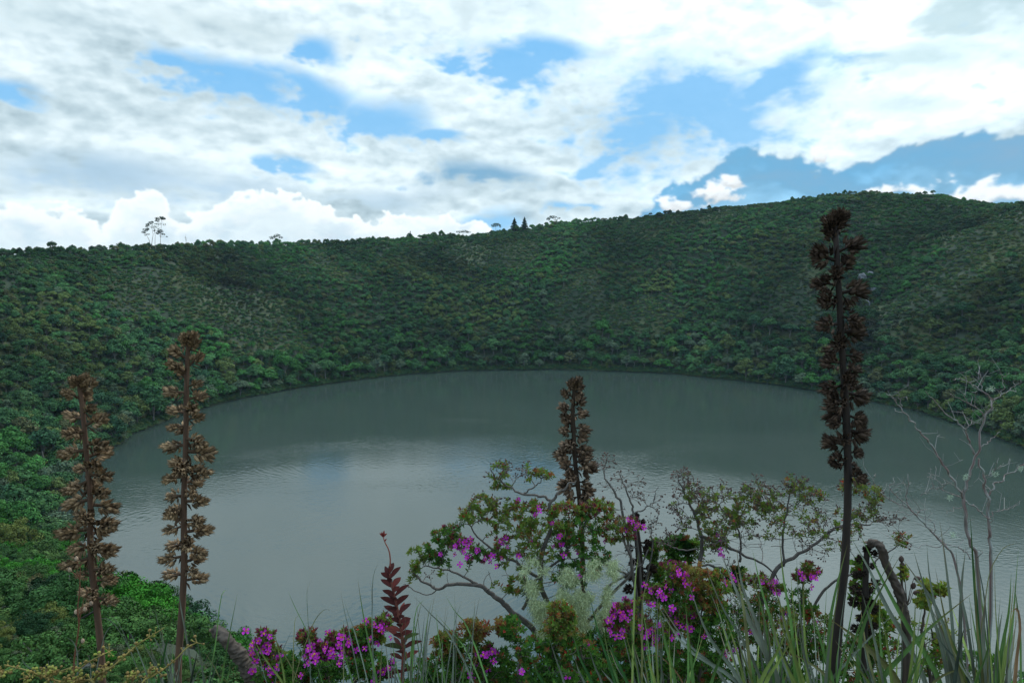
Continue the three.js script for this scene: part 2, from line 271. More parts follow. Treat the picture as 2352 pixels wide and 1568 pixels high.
{
  const R = rng(7), cells = new Map(), CELL = 7;
  for (let i = 0; i < 170000; i++) {
    const th = (R() * 2 - 1) * Math.PI, edge = i < 9000, r = edge ? shoreR(th) + 0.4 + R() * 4 : Math.sqrt(lerp(184 * 184, 430 * 430, R())), deg = th / D2R, Rs = shoreR(th), Rc = table(RIM_R, deg), t = (r - Rs) / (Rc - Rs);
    const x = LX + r * Math.sin(th), z = LZ - r * Math.cos(th);
    if (t < 0.001 || r > Rc + 28 || z > -11) continue;
    const y = ground(x, z); if (y < 0.1) continue;
    const patch = fbm(x * 0.011 + 4, 1, z * 0.011, 3), open = t > 0.12 && patch > 0.24;
    const d = Math.hypot(x, z), near = d < 190;
    let c = (lerp(3.7, 1.8, clamp(t * 1.25)) + 1.9 * sstep(0.22, 0.02, t)) * (0.45 + 0.9 * R() * R() * R() + 0.3 * R()) * (open ? 0.5 : 1);
    if (t > 0.9) c *= deg < 14 && R() < 0.35 ? 1.2 + R() * 0.5 : 0.75; if (near) c *= 1.1;
    const squash = 0.75 + 0.5 * R(), p = project(V(x, y + c * 1.4, z));
    let m = c / d * 1572;
    if (p[2] < 8 || p[0] < -260 - m || p[0] > 2352 + 260 + m) continue;
    if (x / z < 0.42 && d < 125) { if (p[1] - m < 1590) continue; c *= 0.6; m *= 0.6; }
    if (x / z < 0.56 && d < 62 && p[1] - m < 1440) continue;
    let clash = false; const ci = Math.floor(x / CELL), cj = Math.floor(z / CELL);
    for (let a = -1; a <= 1 && !clash; a++) for (let b = -1; b <= 1 && !clash; b++) for (const o of cells.get((ci + a) * 4096 + cj + b) ?? []) if (Math.hypot(o.x - x, o.z - z) < (o.c + c) * (open ? 0.8 : 0.56)) { clash = true; break; }
    if (clash) continue;
    const g = R(), mix = fbm(x * 0.012, 9, z * 0.012, 2);
    let tint = g < 0.3 ? 0 : g < 0.52 ? 1 : g < 0.62 ? 2 : g < 0.69 ? 3 : g < 0.75 ? 4 : g < 0.79 ? 5 : g < 0.93 ? 6 : 7;
    if (mix > 0.2 && R() < 0.5) tint = 3; else if (mix < -0.25 && R() < 0.5) tint = 2;
    if (open && R() < 0.4) tint = R() < 0.4 ? 5 : 2;
    if (edge && R() < 0.2) tint = 4;
    const s = { x, y: y - 0.15, z, c, squash, turn: R() * 6.283, tint, near, model: Math.floor(R() * (near ? 5 : 6)), d, v: (0.74 + 0.4 * R()) * (1 + 1.0 * fbm(x * 0.012 + 9, 4, z * 0.012, 3)), t, p, m, shrub: open || t > 0.93 };
    spots.push(s); const key = ci * 4096 + cj; if (!cells.has(key)) cells.set(key, []); cells.get(key).push(s);
  }
}
// the 300 that show largest become trees of their own
{
  const GW = 294, GH = 196, owner = new Int32Array(GW * GH).fill(-1), depth = new Float32Array(GW * GH).fill(1e9);
  spots.forEach((s, i) => { const cx = s.p[0] / 8, cy = s.p[1] / 8, r = s.m / 8; for (let b = Math.ceil(cy - r * 0.7); b <= cy + r * 0.8; b++) for (let a = Math.ceil(cx - r); a <= cx + r; a++) { if (a < 0 || b < 0 || a >= GW || b >= GH || ((a - cx) ** 2 + ((b - cy) * 1.3) ** 2) > r * r) continue; const k = b * GW + a; if (s.d < depth[k]) { depth[k] = s.d; owner[k] = i; } } });
  const seen = new Map(); for (const o of owner) if (o >= 0) seen.set(o, (seen.get(o) ?? 0) + 1);
  [...seen.entries()].filter(([i]) => !spots[i].shrub).sort((a, b) => b[1] - a[1] || a[0] - b[0]).slice(0, 300).forEach(([i]) => { spots[i].own = true; });
}
const barkMat = new THREE.MeshStandardMaterial({ vertexColors: true, roughness: 0.95 });
const [tintMats, nearMats] = [TINTS, NEAR_TINTS].map((list) => list.map((c) => new THREE.MeshPhysicalMaterial({ color: new THREE.Color().setRGB(...c), vertexColors: true, roughness: 0.8, specularIntensity: 0.2, side: THREE.DoubleSide })));
const ZONES = [
  ['bushy tree on the near slope, below the left dry stalks', 'trees on the near left slope', (s) => s.near],
  ['tree on the slope behind the two left dry stalks', 'trees on the left slope', (s) => s.p[0] < 640],
  ['tree on the hazy slope behind the tallest dry stalk', 'trees on the right slope', (s) => s.p[0] > 1890],
  ['forest tree on the slope above the far shore', 'trees on the far shore', () => true]];
const TREE_KIND = ['dark green', 'mid green', 'olive-green', 'bright green', 'grey-green', 'brownish', 'very dark green', 'green'];
const forestInst = new Map();
for (const s of spots) {
  const models = s.near ? NEAR : s.c < 1.5 ? BUSH : FAR, mi = s.model % models.length;
  if (s.own) {
    const zone = ZONES.find((q) => q[2](s)), name = TREE_KIND[s.tint];
    const g = thing('forest_tree', name + ' ' + zone[0], 'tree', V(s.x, s.y, s.z), name + ' ' + zone[1]);
    g.rotation.y = s.turn; g.scale.set(s.c, s.c * s.squash, s.c);
    part('trunk', models[mi][0], barkMat, g); part('crown', models[mi][1], (s.near ? nearMats : tintMats)[s.tint], g);
  } else { const key = (s.near ? 'n' : s.c < 1.5 ? 'b' : 'f') + mi; if (!forestInst.has(key)) forestInst.set(key, [models[mi], []]); forestInst.get(key)[1].push(s); }
}
{
  const forest = new THREE.Group(); forest.name = 'forest'; scene.add(forest);
  describe(forest, 'dense evergreen cloud forest covering the crater slopes', 'forest', null, 'stuff');
  const white = new THREE.MeshPhysicalMaterial({ vertexColors: true, roughness: 0.8, specularIntensity: 0.2, side: THREE.DoubleSide }), q = new THREE.Quaternion(), M = new THREE.Matrix4(), col = new THREE.Color();
  for (const [[trunk, crown], list] of forestInst.values()) {
    const a = new THREE.InstancedMesh(trunk, barkMat, list.length), b = new THREE.InstancedMesh(crown, white, list.length); a.name = 'trunks'; b.name = 'foliage';
    a.userData.kind = b.userData.kind = 'stuff';
    list.forEach((s, i) => { q.setFromAxisAngle(V(0, 1, 0), s.turn); M.compose(V(s.x, s.y, s.z), q, V(s.c, s.c * s.squash, s.c)); a.setMatrixAt(i, M); b.setMatrixAt(i, M); const c = (s.near ? NEAR_TINTS : TINTS)[s.tint]; b.setColorAt(i, col.setRGB(c[0] * s.v, c[1] * s.v, c[2] * s.v)); });
    forest.add(a, b);
  }
  console.log('trees', spots.length);
}
// low scrub that fills the ground between the trees
{
  const R = rng(77), list = [[], [], []], close = [[], []];
  for (let i = 0; i < 66000; i++) {
    const th = (R() * 2 - 1) * Math.PI * 0.9, r = i > 60000 ? shoreR(th) + 0.2 + R() * 2.5 : 186 + R() * 240, x = LX + r * Math.sin(th), z = LZ - r * Math.cos(th);
    if (z > -14) continue; const y = ground(x, z); if (y < 0.02) continue;
    const d = Math.hypot(x, z), p = project(V(x, y + 1.5, z)); if (p[0] < -250 || p[0] > 2600 || p[2] < 8) continue;
    if (-x / -z < 0.42 && d < 120 && p[1] < 1620) continue;
    if (r > table(RIM_R, th / D2R) + 20) continue;
    if (d < 110) { if (x / z > 0.36) for (let k = 0; k < 20; k++) { const ax = x + (R() - 0.5) * 9, az = z + (R() - 0.5) * 9, s = 0.35 + R() * 0.6; if (az < -13 && project(V(ax, ground(ax, az) + s * 1.4, az))[1] > 1150 + (ax / az < 0.5 ? 330 : 0)) close[k % 2].push([ax, ground(ax, az) - 0.5 * s, az, s, R() * 6.28, Math.floor(R() * 8), 0.7 + R() * 0.6]); } continue; }
    list[i % 3].push([x, y - 0.1, z, 0.6 + R() * 0.9, R() * 6.28, [0, 1, 6, 7, 2, 0][Math.floor(R() * 6)], 0.75 + R() * 0.4]);
  }
  for (let i = 0; i < 900; i++) { const z = -(6.5 + 18 * R()), x = z * (0.28 + 0.6 * R()), y = ground(x, z), s = 0.2 + 0.35 * R(); if (project(V(x, y + s * 1.5, z))[1] < (x / z < 0.52 ? 1475 : 1400)) continue; close[i % 2].push([x, y - 0.45 * s, z, s, R() * 6.28, Math.floor(R() * 8), 0.6 + R() * 0.5]); }
  const scrub = new THREE.Group(); scrub.name = 'undergrowth'; scene.add(scrub);
  describe(scrub, 'low scrub and brush between the forest trees', 'undergrowth', null, 'stuff');
  const white = new THREE.MeshPhysicalMaterial({ vertexColors: true, roughness: 0.8, specularIntensity: 0.2, side: THREE.DoubleSide }), q = new THREE.Quaternion(), M = new THREE.Matrix4(), col = new THREE.Color();
  list.forEach((l, k) => { const b = new THREE.InstancedMesh(BUSH[k][1], white, l.length); b.name = 'foliage'; b.userData.kind = 'stuff'; l.forEach((s, i) => { q.setFromAxisAngle(V(0, 1, 0), s[4]); M.compose(V(s[0], s[1], s[2]), q, V(s[3], s[3] * 0.8, s[3])); b.setMatrixAt(i, M); const c = TINTS[s[5]]; b.setColorAt(i, col.setRGB(c[0] * s[6] * 1.1, c[1] * s[6], c[2] * s[6])); }); scrub.add(b); });
  close.forEach((l, k) => { const b = new THREE.InstancedMesh(NEAR[k * 2 + 1][1], white, l.length); b.name = 'foliage'; b.userData.kind = 'stuff'; l.forEach((s, i) => { q.setFromAxisAngle(V(0, 1, 0), s[4]); M.compose(V(s[0], s[1], s[2]), q, V(s[3], s[3] * 0.9, s[3])); b.setMatrixAt(i, M); const c = NEAR_TINTS[s[5]]; b.setColorAt(i, col.setRGB(c[0] * s[6], c[1] * s[6], c[2] * s[6])); }); scrub.add(b); });
  console.log('scrub', close.map((l) => l.length), list.map((l) => l.length));
}
// ---------------------------------------------------------------- single trees on the skyline
function crest(px) { let best = 1e9, p = null; const X = (px - 1176) / 1572 / CP; for (let d = 200; d < 760; d += 3) { const x = X * d, y = ground(x, -d), q = project(V(x, y, -d)); if (q[1] < best) { best = q[1]; p = V(x, y, -d); } } return p; }
const skyLeaf = { gum: new THREE.MeshPhysicalMaterial({ color: new THREE.Color().setRGB(0.05, 0.075, 0.045), vertexColors: true, roughness: 0.8, specularIntensity: 0.2, side: THREE.DoubleSide }), pine: new THREE.MeshPhysicalMaterial({ color: new THREE.Color().setRGB(0.022, 0.05, 0.026), vertexColors: true, roughness: 0.8, specularIntensity: 0.2, side: THREE.DoubleSide }) };
function skylineTree(name, label, group, basePx, trunks, clumps, { leaf = 0.42, density = 1, mat = skyLeaf.gum, trunkW = 0.17 } = {}) {
  const foot = crest(basePx), D = -foot.z, g = thing(name, label, 'tree', foot, group), R = rng(Math.floor(basePx * 13)), T = new Shape(), C = new Shape(), loc = (x, y, off = 0) => at(x, y, D + off).sub(foot);
  for (const tr of trunks) { const pts = tr.map(([x, y]) => loc(x, y)); pts.unshift(V(pts[0].x, -0.5, 0)); tube(T, pts, pts.map((_, i) => trunkW * (1.2 - 0.9 * i / (pts.length - 1))), 5, [0.2, 0.17, 0.15]); }
  const s = D / 1572;
  for (const [x, y, rx, ry, dens = 1] of clumps) {
    const c = loc(x, y), n = Math.round(rx * ry * s * s * 48 * dens * density), tone = 0.7 + 0.6 * R();
    for (let i = 0; i < n; i++) { const w = R() * 6.283, u = Math.sqrt(R()), ph = R() * 2 - 1, X = Math.cos(w) * u, Y = Math.sin(w) * u, Z = ph * Math.sqrt(1 - u * u) * 1.0, v = tone * (0.6 + 0.8 * R()); sprig(C, c.x + X * rx * s, c.y + Y * ry * s, c.z + Z * rx * s, R() - 0.5, R() * 0.7, R() - 0.5, leaf * (0.6 + 0.7 * R()), [v, v, v], R); }
    let tip = null, bd = 1e9; for (const tr of trunks) for (const q of tr) { const b = loc(q[0], q[1]), dd = b.distanceTo(c) + (b.y > c.y ? 3 : 0); if (dd < bd) { bd = dd; tip = b; } }
    if (tip) tube(T, [tip, tip.clone().lerp(c, 0.5).add(V(0, 0.3, 0)), c], [trunkW * 0.5, trunkW * 0.35, trunkW * 0.15], 4, [0.2, 0.17, 0.15], false);
  }
  part('trunk', T.build(true), barkMat, g); part('crown', C.build(false), mat, g);
}
{
  const A = (l) => l.map(([x, y, ...r]) => [275.6 + 0.1823 * x, 459.4 + 0.1823 * y, ...r.map((v, i) => i < 2 ? v * 0.1823 : v)]), B = (l) => l.map(([x, y, ...r]) => [1041.2 + 0.15625 * x, 477.7 + 0.15625 * y, ...r.map((v, i) => i < 2 ? v * 0.15625 : v)]);
  const gums = 'slender gum trees on the left skyline';
  skylineTree('gum_tree', 'tallest slender gum tree standing on the left skyline', gums, 367, [A([[502, 560], [505, 470], [515, 300], [520, 240]])], A([[500, 232, 62, 18], [462, 258, 26, 16], [545, 236, 26, 9], [520, 215, 30, 10], [500, 390, 40, 20], [472, 412, 22, 18], [535, 430, 22, 12], [588, 460, 12, 7, 0.7], [450, 300, 22, 8, 0.5], [540, 300, 26, 30, 0.14], [480, 330, 26, 36, 0.14]]));
  skylineTree('gum_tree', 'second tallest gum tree on the left skyline, crown leaning away from the tallest', gums, 350, [A([[395, 540], [412, 430], [395, 350], [380, 295]])], A([[385, 286, 34, 15], [342, 312, 26, 18], [400, 275, 16, 10], [330, 335, 12, 8], [395, 330, 26, 24, 0.14]]));
  skylineTree('gum_tree', 'thin sparse gum tree between the two tallest on the left skyline', gums, 355.5, [A([[435, 540], [437, 440], [430, 370]])], A([[430, 350, 26, 24, 0.3], [425, 385, 14, 12, 0.5], [440, 330, 12, 12, 0.3]]));
  skylineTree('gum_tree', 'lowest gum tree on the left skyline, leaning outward with a spreading crown', gums, 341, [A([[368, 520], [350, 480], [330, 440], [315, 390]])], A([[318, 376, 38, 18], [288, 406, 28, 13], [350, 430, 22, 7, 0.7], [348, 358, 18, 9], [300, 440, 20, 8, 0.4]]));
  skylineTree('crest_tree', 'small flat-topped tree on the left skyline, right of the gum trees', 'small trees on the skyline', 633, [A([[1960, 545], [1950, 500]]), A([[1985, 540], [1990, 480]])], A([[1910, 472, 38, 18], [1975, 446, 40, 20], [2026, 472, 24, 14], [1945, 460, 20, 15]]), { density: 0.8 });
  skylineTree('crest_tree', 'round-topped tree on the skyline beside two dark conifers', 'small trees on the skyline', 1138, [B([[625, 320], [622, 280]])], B([[592, 255, 36, 24], [640, 242, 44, 22], [686, 264, 18, 22], [620, 230, 30, 10]]));
  skylineTree('crest_tree', 'wide open-crowned tree on the skyline right of the two dark conifers', 'small trees on the skyline', 1268, [B([[1420, 220], [1412, 180]]), B([[1470, 215], [1475, 160]])], B([[1398, 158, 28, 24], [1468, 132, 54, 20], [1550, 148, 24, 14], [1430, 130, 20, 16], [1510, 175, 26, 12]]), { density: 0.85 });
  skylineTree('crest_tree', 'low spreading tree on the skyline left of the round-topped tree', 'small trees on the skyline', 1063, [B([[140, 385], [140, 350]])], B([[90, 350, 50, 16], [160, 342, 56, 18], [220, 352, 40, 14]]), { density: 0.7 });
  const cone = (ax, ay, by, hw) => { const l = []; for (let i = 0; i < 9; i++) { const t = (i + 0.3) / 9, y = lerp(ay, by, t), w = hw * Math.pow(t, 0.8); l.push([ax + (i % 2 ? 0.28 : -0.28) * w, y, w * 0.75 + 2, (by - ay) / 15, 1.6], [ax - (i % 2 ? 0.3 : -0.3) * w, y + 6, w * 0.7 + 2, (by - ay) / 16, 1.6]); } return l; };
  skylineTree('conifer', 'bigger dark conifer of the pair on the skyline', 'pair of dark conifers', 1180, [B([[885, 340], [890, 250], [900, 160]])], B(cone(898, 146, 335, 72)), { mat: skyLeaf.pine, density: 1.2, trunkW: 0.3 });
  skylineTree('conifer', 'second dark conifer of the pair on the skyline, toward the tallest stalk', 'pair of dark conifers', 1203.5, [B([[1040, 320], [1042, 230], [1050, 150]])], B(cone(1046, 134, 310, 62)), { mat: skyLeaf.pine, density: 1.2, trunkW: 0.3 });
  skylineTree('spire_conifer', 'tiny pointed conifer alone on the middle skyline', null, 942, [[[942, 548], [942, 531]]], [[942, 533, 1, 3, 2], [942, 538, 1.8, 3, 2], [942, 543, 3, 3.4, 2], [942, 548, 3.6, 3, 2]], { mat: skyLeaf.pine, leaf: 0.3, density: 2 });
  skylineTree('dead_snag', 'thin bare dead tree on the skyline right of the gum trees', null, 425, [A([[828, 560], [826, 500], [820, 436]]), A([[826, 510], [808, 460]]), A([[827, 520], [838, 480]])], A([[822, 470, 8, 18, 0.35]]), { trunkW: 0.12, leaf: 0.25 });
}
// ---------------------------------------------------------------- rocks
function rock(name, label, pos, size, squash, seed, group, col = [0.2, 0.19, 0.18]) {
  const g = new THREE.IcosahedronGeometry(1, 5), p = g.attributes.position, c = new Float32Array(p.count * 3);
  for (let i = 0; i < p.count; i++) { const x = p.getX(i), y = p.getY(i), z = p.getZ(i), n = 1 + 0.34 * fbm(x * 1.3 + seed, y * 1.3, z * 1.3, 4) + 0.1 * billow(x * 3 + seed, y * 3, z * 3, 3), v = 1 + 0.5 * fbm(x * 4 + seed, y * 4, z * 4, 3); p.setXYZ(i, x * n, y * n * squash, z * n); c.set([col[0] * v, col[1] * v, col[2] * v], i * 3); }
  g.setAttribute('color', new THREE.BufferAttribute(c, 3)); g.computeVertexNormals();
  const m = new THREE.Mesh(g, new THREE.MeshStandardMaterial({ vertexColors: true, roughness: 0.95 })); m.name = numbered(name); m.position.copy(pos); m.scale.setScalar(size); m.rotation.y = seed; scene.add(m); describe(m, label, 'rock', group);
}
function onSlope(px, py, from, to) { const X = (px - 1176) / 1572 / CP; let best = null, bd = 1e9; for (let d = from; d < to; d += 0.5) { const y = ground(X * d, -d), q = project(V(X * d, y, -d)), e = Math.abs(q[1] - py); if (e < bd) { bd = e; best = V(X * d, y, -d); } } return best; }
{
  const p = onSlope(50, 1560, 14, 60), d = -p.z; rock('boulder', 'grey weathered boulder low on the near left slope below the stalks', p, d * 0.058, 0.7, 3.1, null, [0.06, 0.058, 0.055]);
  let k = 0; for (const [x, y, s] of [[1972, 640, 3], [1990, 632, 2], [2002, 668, 2.4], [1968, 690, 2.8], [1985, 700, 2.2]]) { const q = onSlope(x, y, 300, 700); rock('outcrop_rock', ['upper pale', 'small upper grey', 'middle grey', 'low pale', 'lowest grey'][k] + ' rock face on the right slope beside the tallest stalk', q.add(V(0, 0.6, 0.8)), s * 0.95, 1.2, 5 + k * 3, 'rock outcrop on the right slope', [0.15, 0.15, 0.155]); k++; }
}

// ---------------------------------------------------------------- plants on the viewpoint's edge
const grain = noiseTexture(256, (u, v) => 0.5 + 0.8 * tile(u, v, 24, 4, 1));
const leafMat = foliageMat(0.6, 0.35), stemMat = new THREE.MeshStandardMaterial({ vertexColors: true, roughness: 0.9 }), dryMat = new THREE.MeshPhysicalMaterial({ vertexColors: true, roughness: 0.85, side: THREE.DoubleSide, specularIntensity: 0.4 }), bladeMat = new THREE.MeshPhysicalMaterial({ vertexColors: true, roughness: 0.65, specularIntensity: 0.35, side: THREE.DoubleSide }), petalMat = new THREE.MeshPhysicalMaterial({ vertexColors: true, roughness: 0.8, transmission: 0.3, thickness: 0, side: THREE.DoubleSide, specularIntensity: 0.2 });
const vary = (c, R, k = 0.25) => { const v = 1 + (R() * 2 - 1) * k; return [c[0] * v, c[1] * v, c[2] * v]; };
const mixc = (a, b, t) => [lerp(a[0], b[0], t), lerp(a[1], b[1], t), lerp(a[2], b[2], t)];
const groundUnder = (px, D) => { const p = at(px, 1568, D); return V(p.x, ground(p.x, -D), -D); };
function smoothPath(pts, n) { return new THREE.CatmullRomCurve3(pts, false, 'centripetal').getPoints(n); }
function leaf(S, o, dir, up, len, wid, c, fold = 0.25, droop = 0.2) {
  const b = V().crossVectors(dir, up); if (b.lengthSq() < 1e-6) b.set(1, 0, 0); b.normalize(); const n = V().crossVectors(b, dir).normalize();
  const P = (s, side, h) => S.v(o.x + dir.x * len * s + b.x * wid * side + n.x * h, o.y + dir.y * len * s + b.y * wid * side + n.y * h, o.z + dir.z * len * s + b.z * wid * side + n.z * h, c);
  const a = P(0, 0, 0), m = P(0.48, 0, -wid * fold), L = P(0.42, -0.5, wid * fold * 0.5), Rr = P(0.42, 0.5, wid * fold * 0.5), t = P(1, 0, -len * droop);
  S.t(a, m, L); S.t(a, Rr, m); S.t(m, t, L); S.t(Rr, t, m);
}
function capsule(S, o, dir, len, rad, c, R, splay) {
  const up = Math.abs(dir.y) > 0.9 ? V(1, 0, 0) : V(0, 1, 0), a = V().crossVectors(dir, up).normalize(), b = V().crossVectors(dir, a), rows = [];
  [[0, 0.25], [0.3, 1], [0.68, 0.85]].forEach(([s, r], j) => { const row = [], cc = mixc(c, [c[0] * 1.5, c[1] * 1.45, c[2] * 1.35], j / 2); for (let k = 0; k < 5; k++) { const w = k * 1.2566, x = Math.cos(w) * rad * r, y = Math.sin(w) * rad * r; row.push(S.v(o.x + dir.x * len * s + a.x * x + b.x * y, o.y + dir.y * len * s + a.y * x + b.y * y, o.z + dir.z * len * s + a.z * x + b.z * y, cc)); } rows.push(row); });
  for (let j = 0; j < 2; j++) for (let k = 0; k < 5; k++) { const q = (k + 1) % 5; S.t(rows[j][k], rows[j][q], rows[j + 1][k]); S.t(rows[j][q], rows[j + 1][q], rows[j + 1][k]); }
  const dk = [c[0] * 0.6, c[1] * 0.55, c[2] * 0.5];
  for (let k = 0; k < 5; k += splay > 0.5 ? 1 : 2) { const q = (k + 1) % 5, w = (k + 0.5) * 1.2566, x = Math.cos(w) * rad * (0.4 + splay * (0.6 + R())), y = Math.sin(w) * rad * (0.4 + splay * (0.6 + R())), t = S.v(o.x + dir.x * len * (1.0 + 0.2 * R()) + a.x * x + b.x * y, o.y + dir.y * len * 1.08 + a.y * x + b.y * y, o.z + dir.z * len * 1.08 + a.z * x + b.z * y, dk); S.t(rows[2][k], rows[2][q], t); }
}
// a side cluster of seed capsules growing along +x, length 1
function clusterModel(seed, { n, len, rad, splay, thick, c, bract }) {
  const R = rng(seed), S = new Shape(), dark = [c[0] * 0.45, c[1] * 0.4, c[2] * 0.4];
  tube(S, [V(-0.06, 0, 0), V(0.3, 0.03, 0), V(0.85, 0.0, 0)], [0.07, 0.06, 0.03], 5, dark);
  for (let i = 0; i < n; i++) { const t = (i + R() * 0.7) / n, w = i * 2.4 + R(), f = 0.55 + 0.75 * R(), dir = V(lerp(0.55, 1.3, t), Math.cos(w) * f * (1 - t * 0.55) + 0.12, Math.sin(w) * f * (1 - t * 0.55)).normalize(), rr = thick * (1 - 0.5 * t) * (0.3 + 0.5 * R()); capsule(S, V(lerp(0.2, 0.72, t), Math.cos(w) * rr, Math.sin(w) * rr), dir, len * (0.75 + 0.45 * R()), rad * (0.8 + 0.4 * R()), vary(c, R, 0.65), R, splay); }
  if (bract) leaf(S, V(0, -0.05, 0), V(0.5, -0.8, (R() - 0.5) * 0.5).normalize(), V(0.8, 0.5, 0), 0.5, 0.13, dark, 0.4, 0.1);
  return S.build(false);
}
function stalk(label, group, pts, baseD, { n, from, to, size, radius, style, stem, seed, twist = 0, low = 0.2, topK = 0.72, name = 'dry_flower_stalk', cat = 'dry stalk', front = 0.42 }) {
  const R = rng(seed), path3 = pts.map(([x, y, o = 0]) => at(x, y, baseD + o)), foot = groundUnder(pts[pts.length - 1][0], baseD); foot.x = path3[path3.length - 1].x + (path3[path3.length - 1].x - path3[path3.length - 2].x) * 0.6; foot.y = ground(foot.x, foot.z);
  const g = thing(name, label, cat, foot, group), all = [...path3, foot.clone().add(V(0, -0.12, 0))].map((p) => p.sub(foot)), curve = new THREE.CatmullRomCurve3(all, false, 'centripetal'), N = 56, P = curve.getSpacedPoints(N);
  const S = new Shape(); tube(S, P, P.map((_, i) => radius * lerp(0.5, 1.15, Math.min(1, i / N * 1.25)) * (1 + 0.14 * noise(i * 0.9 + seed, 3, 1))), 9, (t, k) => { const v = 0.55 + 0.9 * Math.abs(noise(t * 38, k * 1.7, seed)) + 0.35 * noise(t * 9, k, seed + 3); return [stem[0] * v, stem[1] * v, stem[2] * v]; }, true, 0.22);
  part('stem', S.build(true), stemMat, g);
  const models = [0, 1, 2, 3, 4].map((i) => clusterModel(seed * 10 + i, style));
  const total = curve.getLength(); let acc = 0; const yOf = (u) => curve.getPointAt(u);
  for (let i = 0; i < n; i++) {
    const f = Math.pow((i + 0.35) / n, 0.93), py = lerp(from, to, f); // find the height along the stem
    let lo = 0, hi = 1; for (let k = 0; k < 18; k++) { const m = (lo + hi) / 2; if (project(yOf(m).clone().add(foot))[1] < py) lo = m; else hi = m; }
    const p = yOf(lo), w = i * 2.39996 + twist + (R() - 0.5) * 0.5, top = 1 - f;
    const side = Math.cos(w), c = part('seed_cluster', models[i % 5], dryMat, g), rise = lerp(-0.12, 0.85, Math.pow(top, 5)) + (R() - 0.5) * 0.35;
    const dir = V(side, rise, Math.sin(w) * front).normalize(), s = size * lerp(1, topK, Math.pow(top, 2.2)) * (0.7 + 0.5 * R()) * (1 - low * sstep(0.72, 1, f));
    c.position.copy(p).addScaledVector(V(dir.x, 0, dir.z).normalize(), radius * 0.5);
    c.quaternion.setFromUnitVectors(V(1, 0, 0), dir); c.rotateX(R() * 0.6 - 0.3); c.scale.set(s, s * (0.9 + 0.3 * R()), s);
  }
  // crowded top
  for (let i = 0; i < 7; i++) { const c = part('seed_cluster', models[i % 5], dryMat, g), w = i * 2.4, dir = V(Math.cos(w) * 0.8, 0.9 + 0.4 * R(), Math.sin(w) * 0.6).normalize(), s = size * (topK > 0.9 ? 0.75 : 0.55) * (0.8 + 0.4 * R()); c.position.copy(P[0]).add(V(0, -0.012 * (i % 3), 0)); c.quaternion.setFromUnitVectors(V(1, 0, 0), dir); c.scale.setScalar(s); }
  return g;
}
const PLUMP = { n: 30, len: 0.3, rad: 0.062, splay: 0.5, thick: 0.2, c: [0.17, 0.112, 0.064], bract: true }, CHUNKY = { n: 16, len: 0.42, rad: 0.12, splay: 0.35, thick: 0.3, c: [0.1, 0.066, 0.043], bract: true }, SPIKY = { n: 28, len: 0.34, rad: 0.08, splay: 0.85, thick: 0.34, c: [0.05, 0.032, 0.022], bract: true };
const tall = 'tall dry flower stalks';
stalk('brown dry flower stalk at the far left, shorter of the left pair', tall, [[181, 884], [190, 950], [198, 1050], [206, 1150], [206, 1270], [218, 1380], [230, 1480], [234, 1568]], 2.7, { n: 36, from: 890, to: 1396, size: 0.106, radius: 0.0168, style: PLUMP, stem: [0.12, 0.06, 0.032], seed: 11 });
stalk('brown dry flower stalk, taller of the left pair, in front of the lake', tall, [[432, 790], [429, 860], [427, 950], [425, 1050], [421, 1150], [421, 1300], [417, 1410], [407, 1568]], 2.6, { n: 37, from: 796, to: 1342, size: 0.106, radius: 0.0168, style: PLUMP, stem: [0.12, 0.06, 0.032], seed: 12, twist: 1 });
stalk('dark brown dry flower stalk rising from the pink-flowered bush', tall, [[1320, 890], [1316, 935], [1318, 990], [1321, 1060], [1330, 1140], [1338, 1260]], 3.35, { n: 26, from: 894, to: 1148, size: 0.092, radius: 0.019, style: CHUNKY, stem: [0.06, 0.034, 0.017], seed: 13, twist: 0.4 });
stalk('tallest and darkest dry flower stalk, rising past the hill on the right', tall, [[1920, 520, 0.05], [1923, 580], [1929, 700], [1936, 820], [1945, 950], [1948, 1080], [1947, 1180], [1941, 1300], [1926, 1430]], 2.35, { n: 32, from: 526, to: 1100, size: 0.082, radius: 0.0185, style: SPIKY, stem: [0.028, 0.016, 0.01], seed: 14, twist: 2.2, low: 0.35, topK: 0.95 });
stalk('short dark dead stalk behind the pink-flowered bush, choked with twigs', 'dead stumps of old stalks', [[1458, 1192], [1466, 1250], [1470, 1310], [1466, 1380], [1462, 1450]], 3.15, { n: 14, from: 1200, to: 1370, size: 0.06, radius: 0.03, style: { ...SPIKY, c: [0.022, 0.014, 0.01] }, stem: [0.035, 0.022, 0.014], seed: 15, name: 'dead_stump' });
stalk('dark ragged dead stump right of the tallest stalk, among leaves', 'dead stumps of old stalks', [[1993, 1262], [1990, 1310], [1988, 1380], [1986, 1470]], 2.75, { n: 16, from: 1270, to: 1460, size: 0.05, radius: 0.024, style: { ...SPIKY, c: [0.02, 0.013, 0.009] }, stem: [0.03, 0.02, 0.013], seed: 16, name: 'dead_stump', twist: 1 });

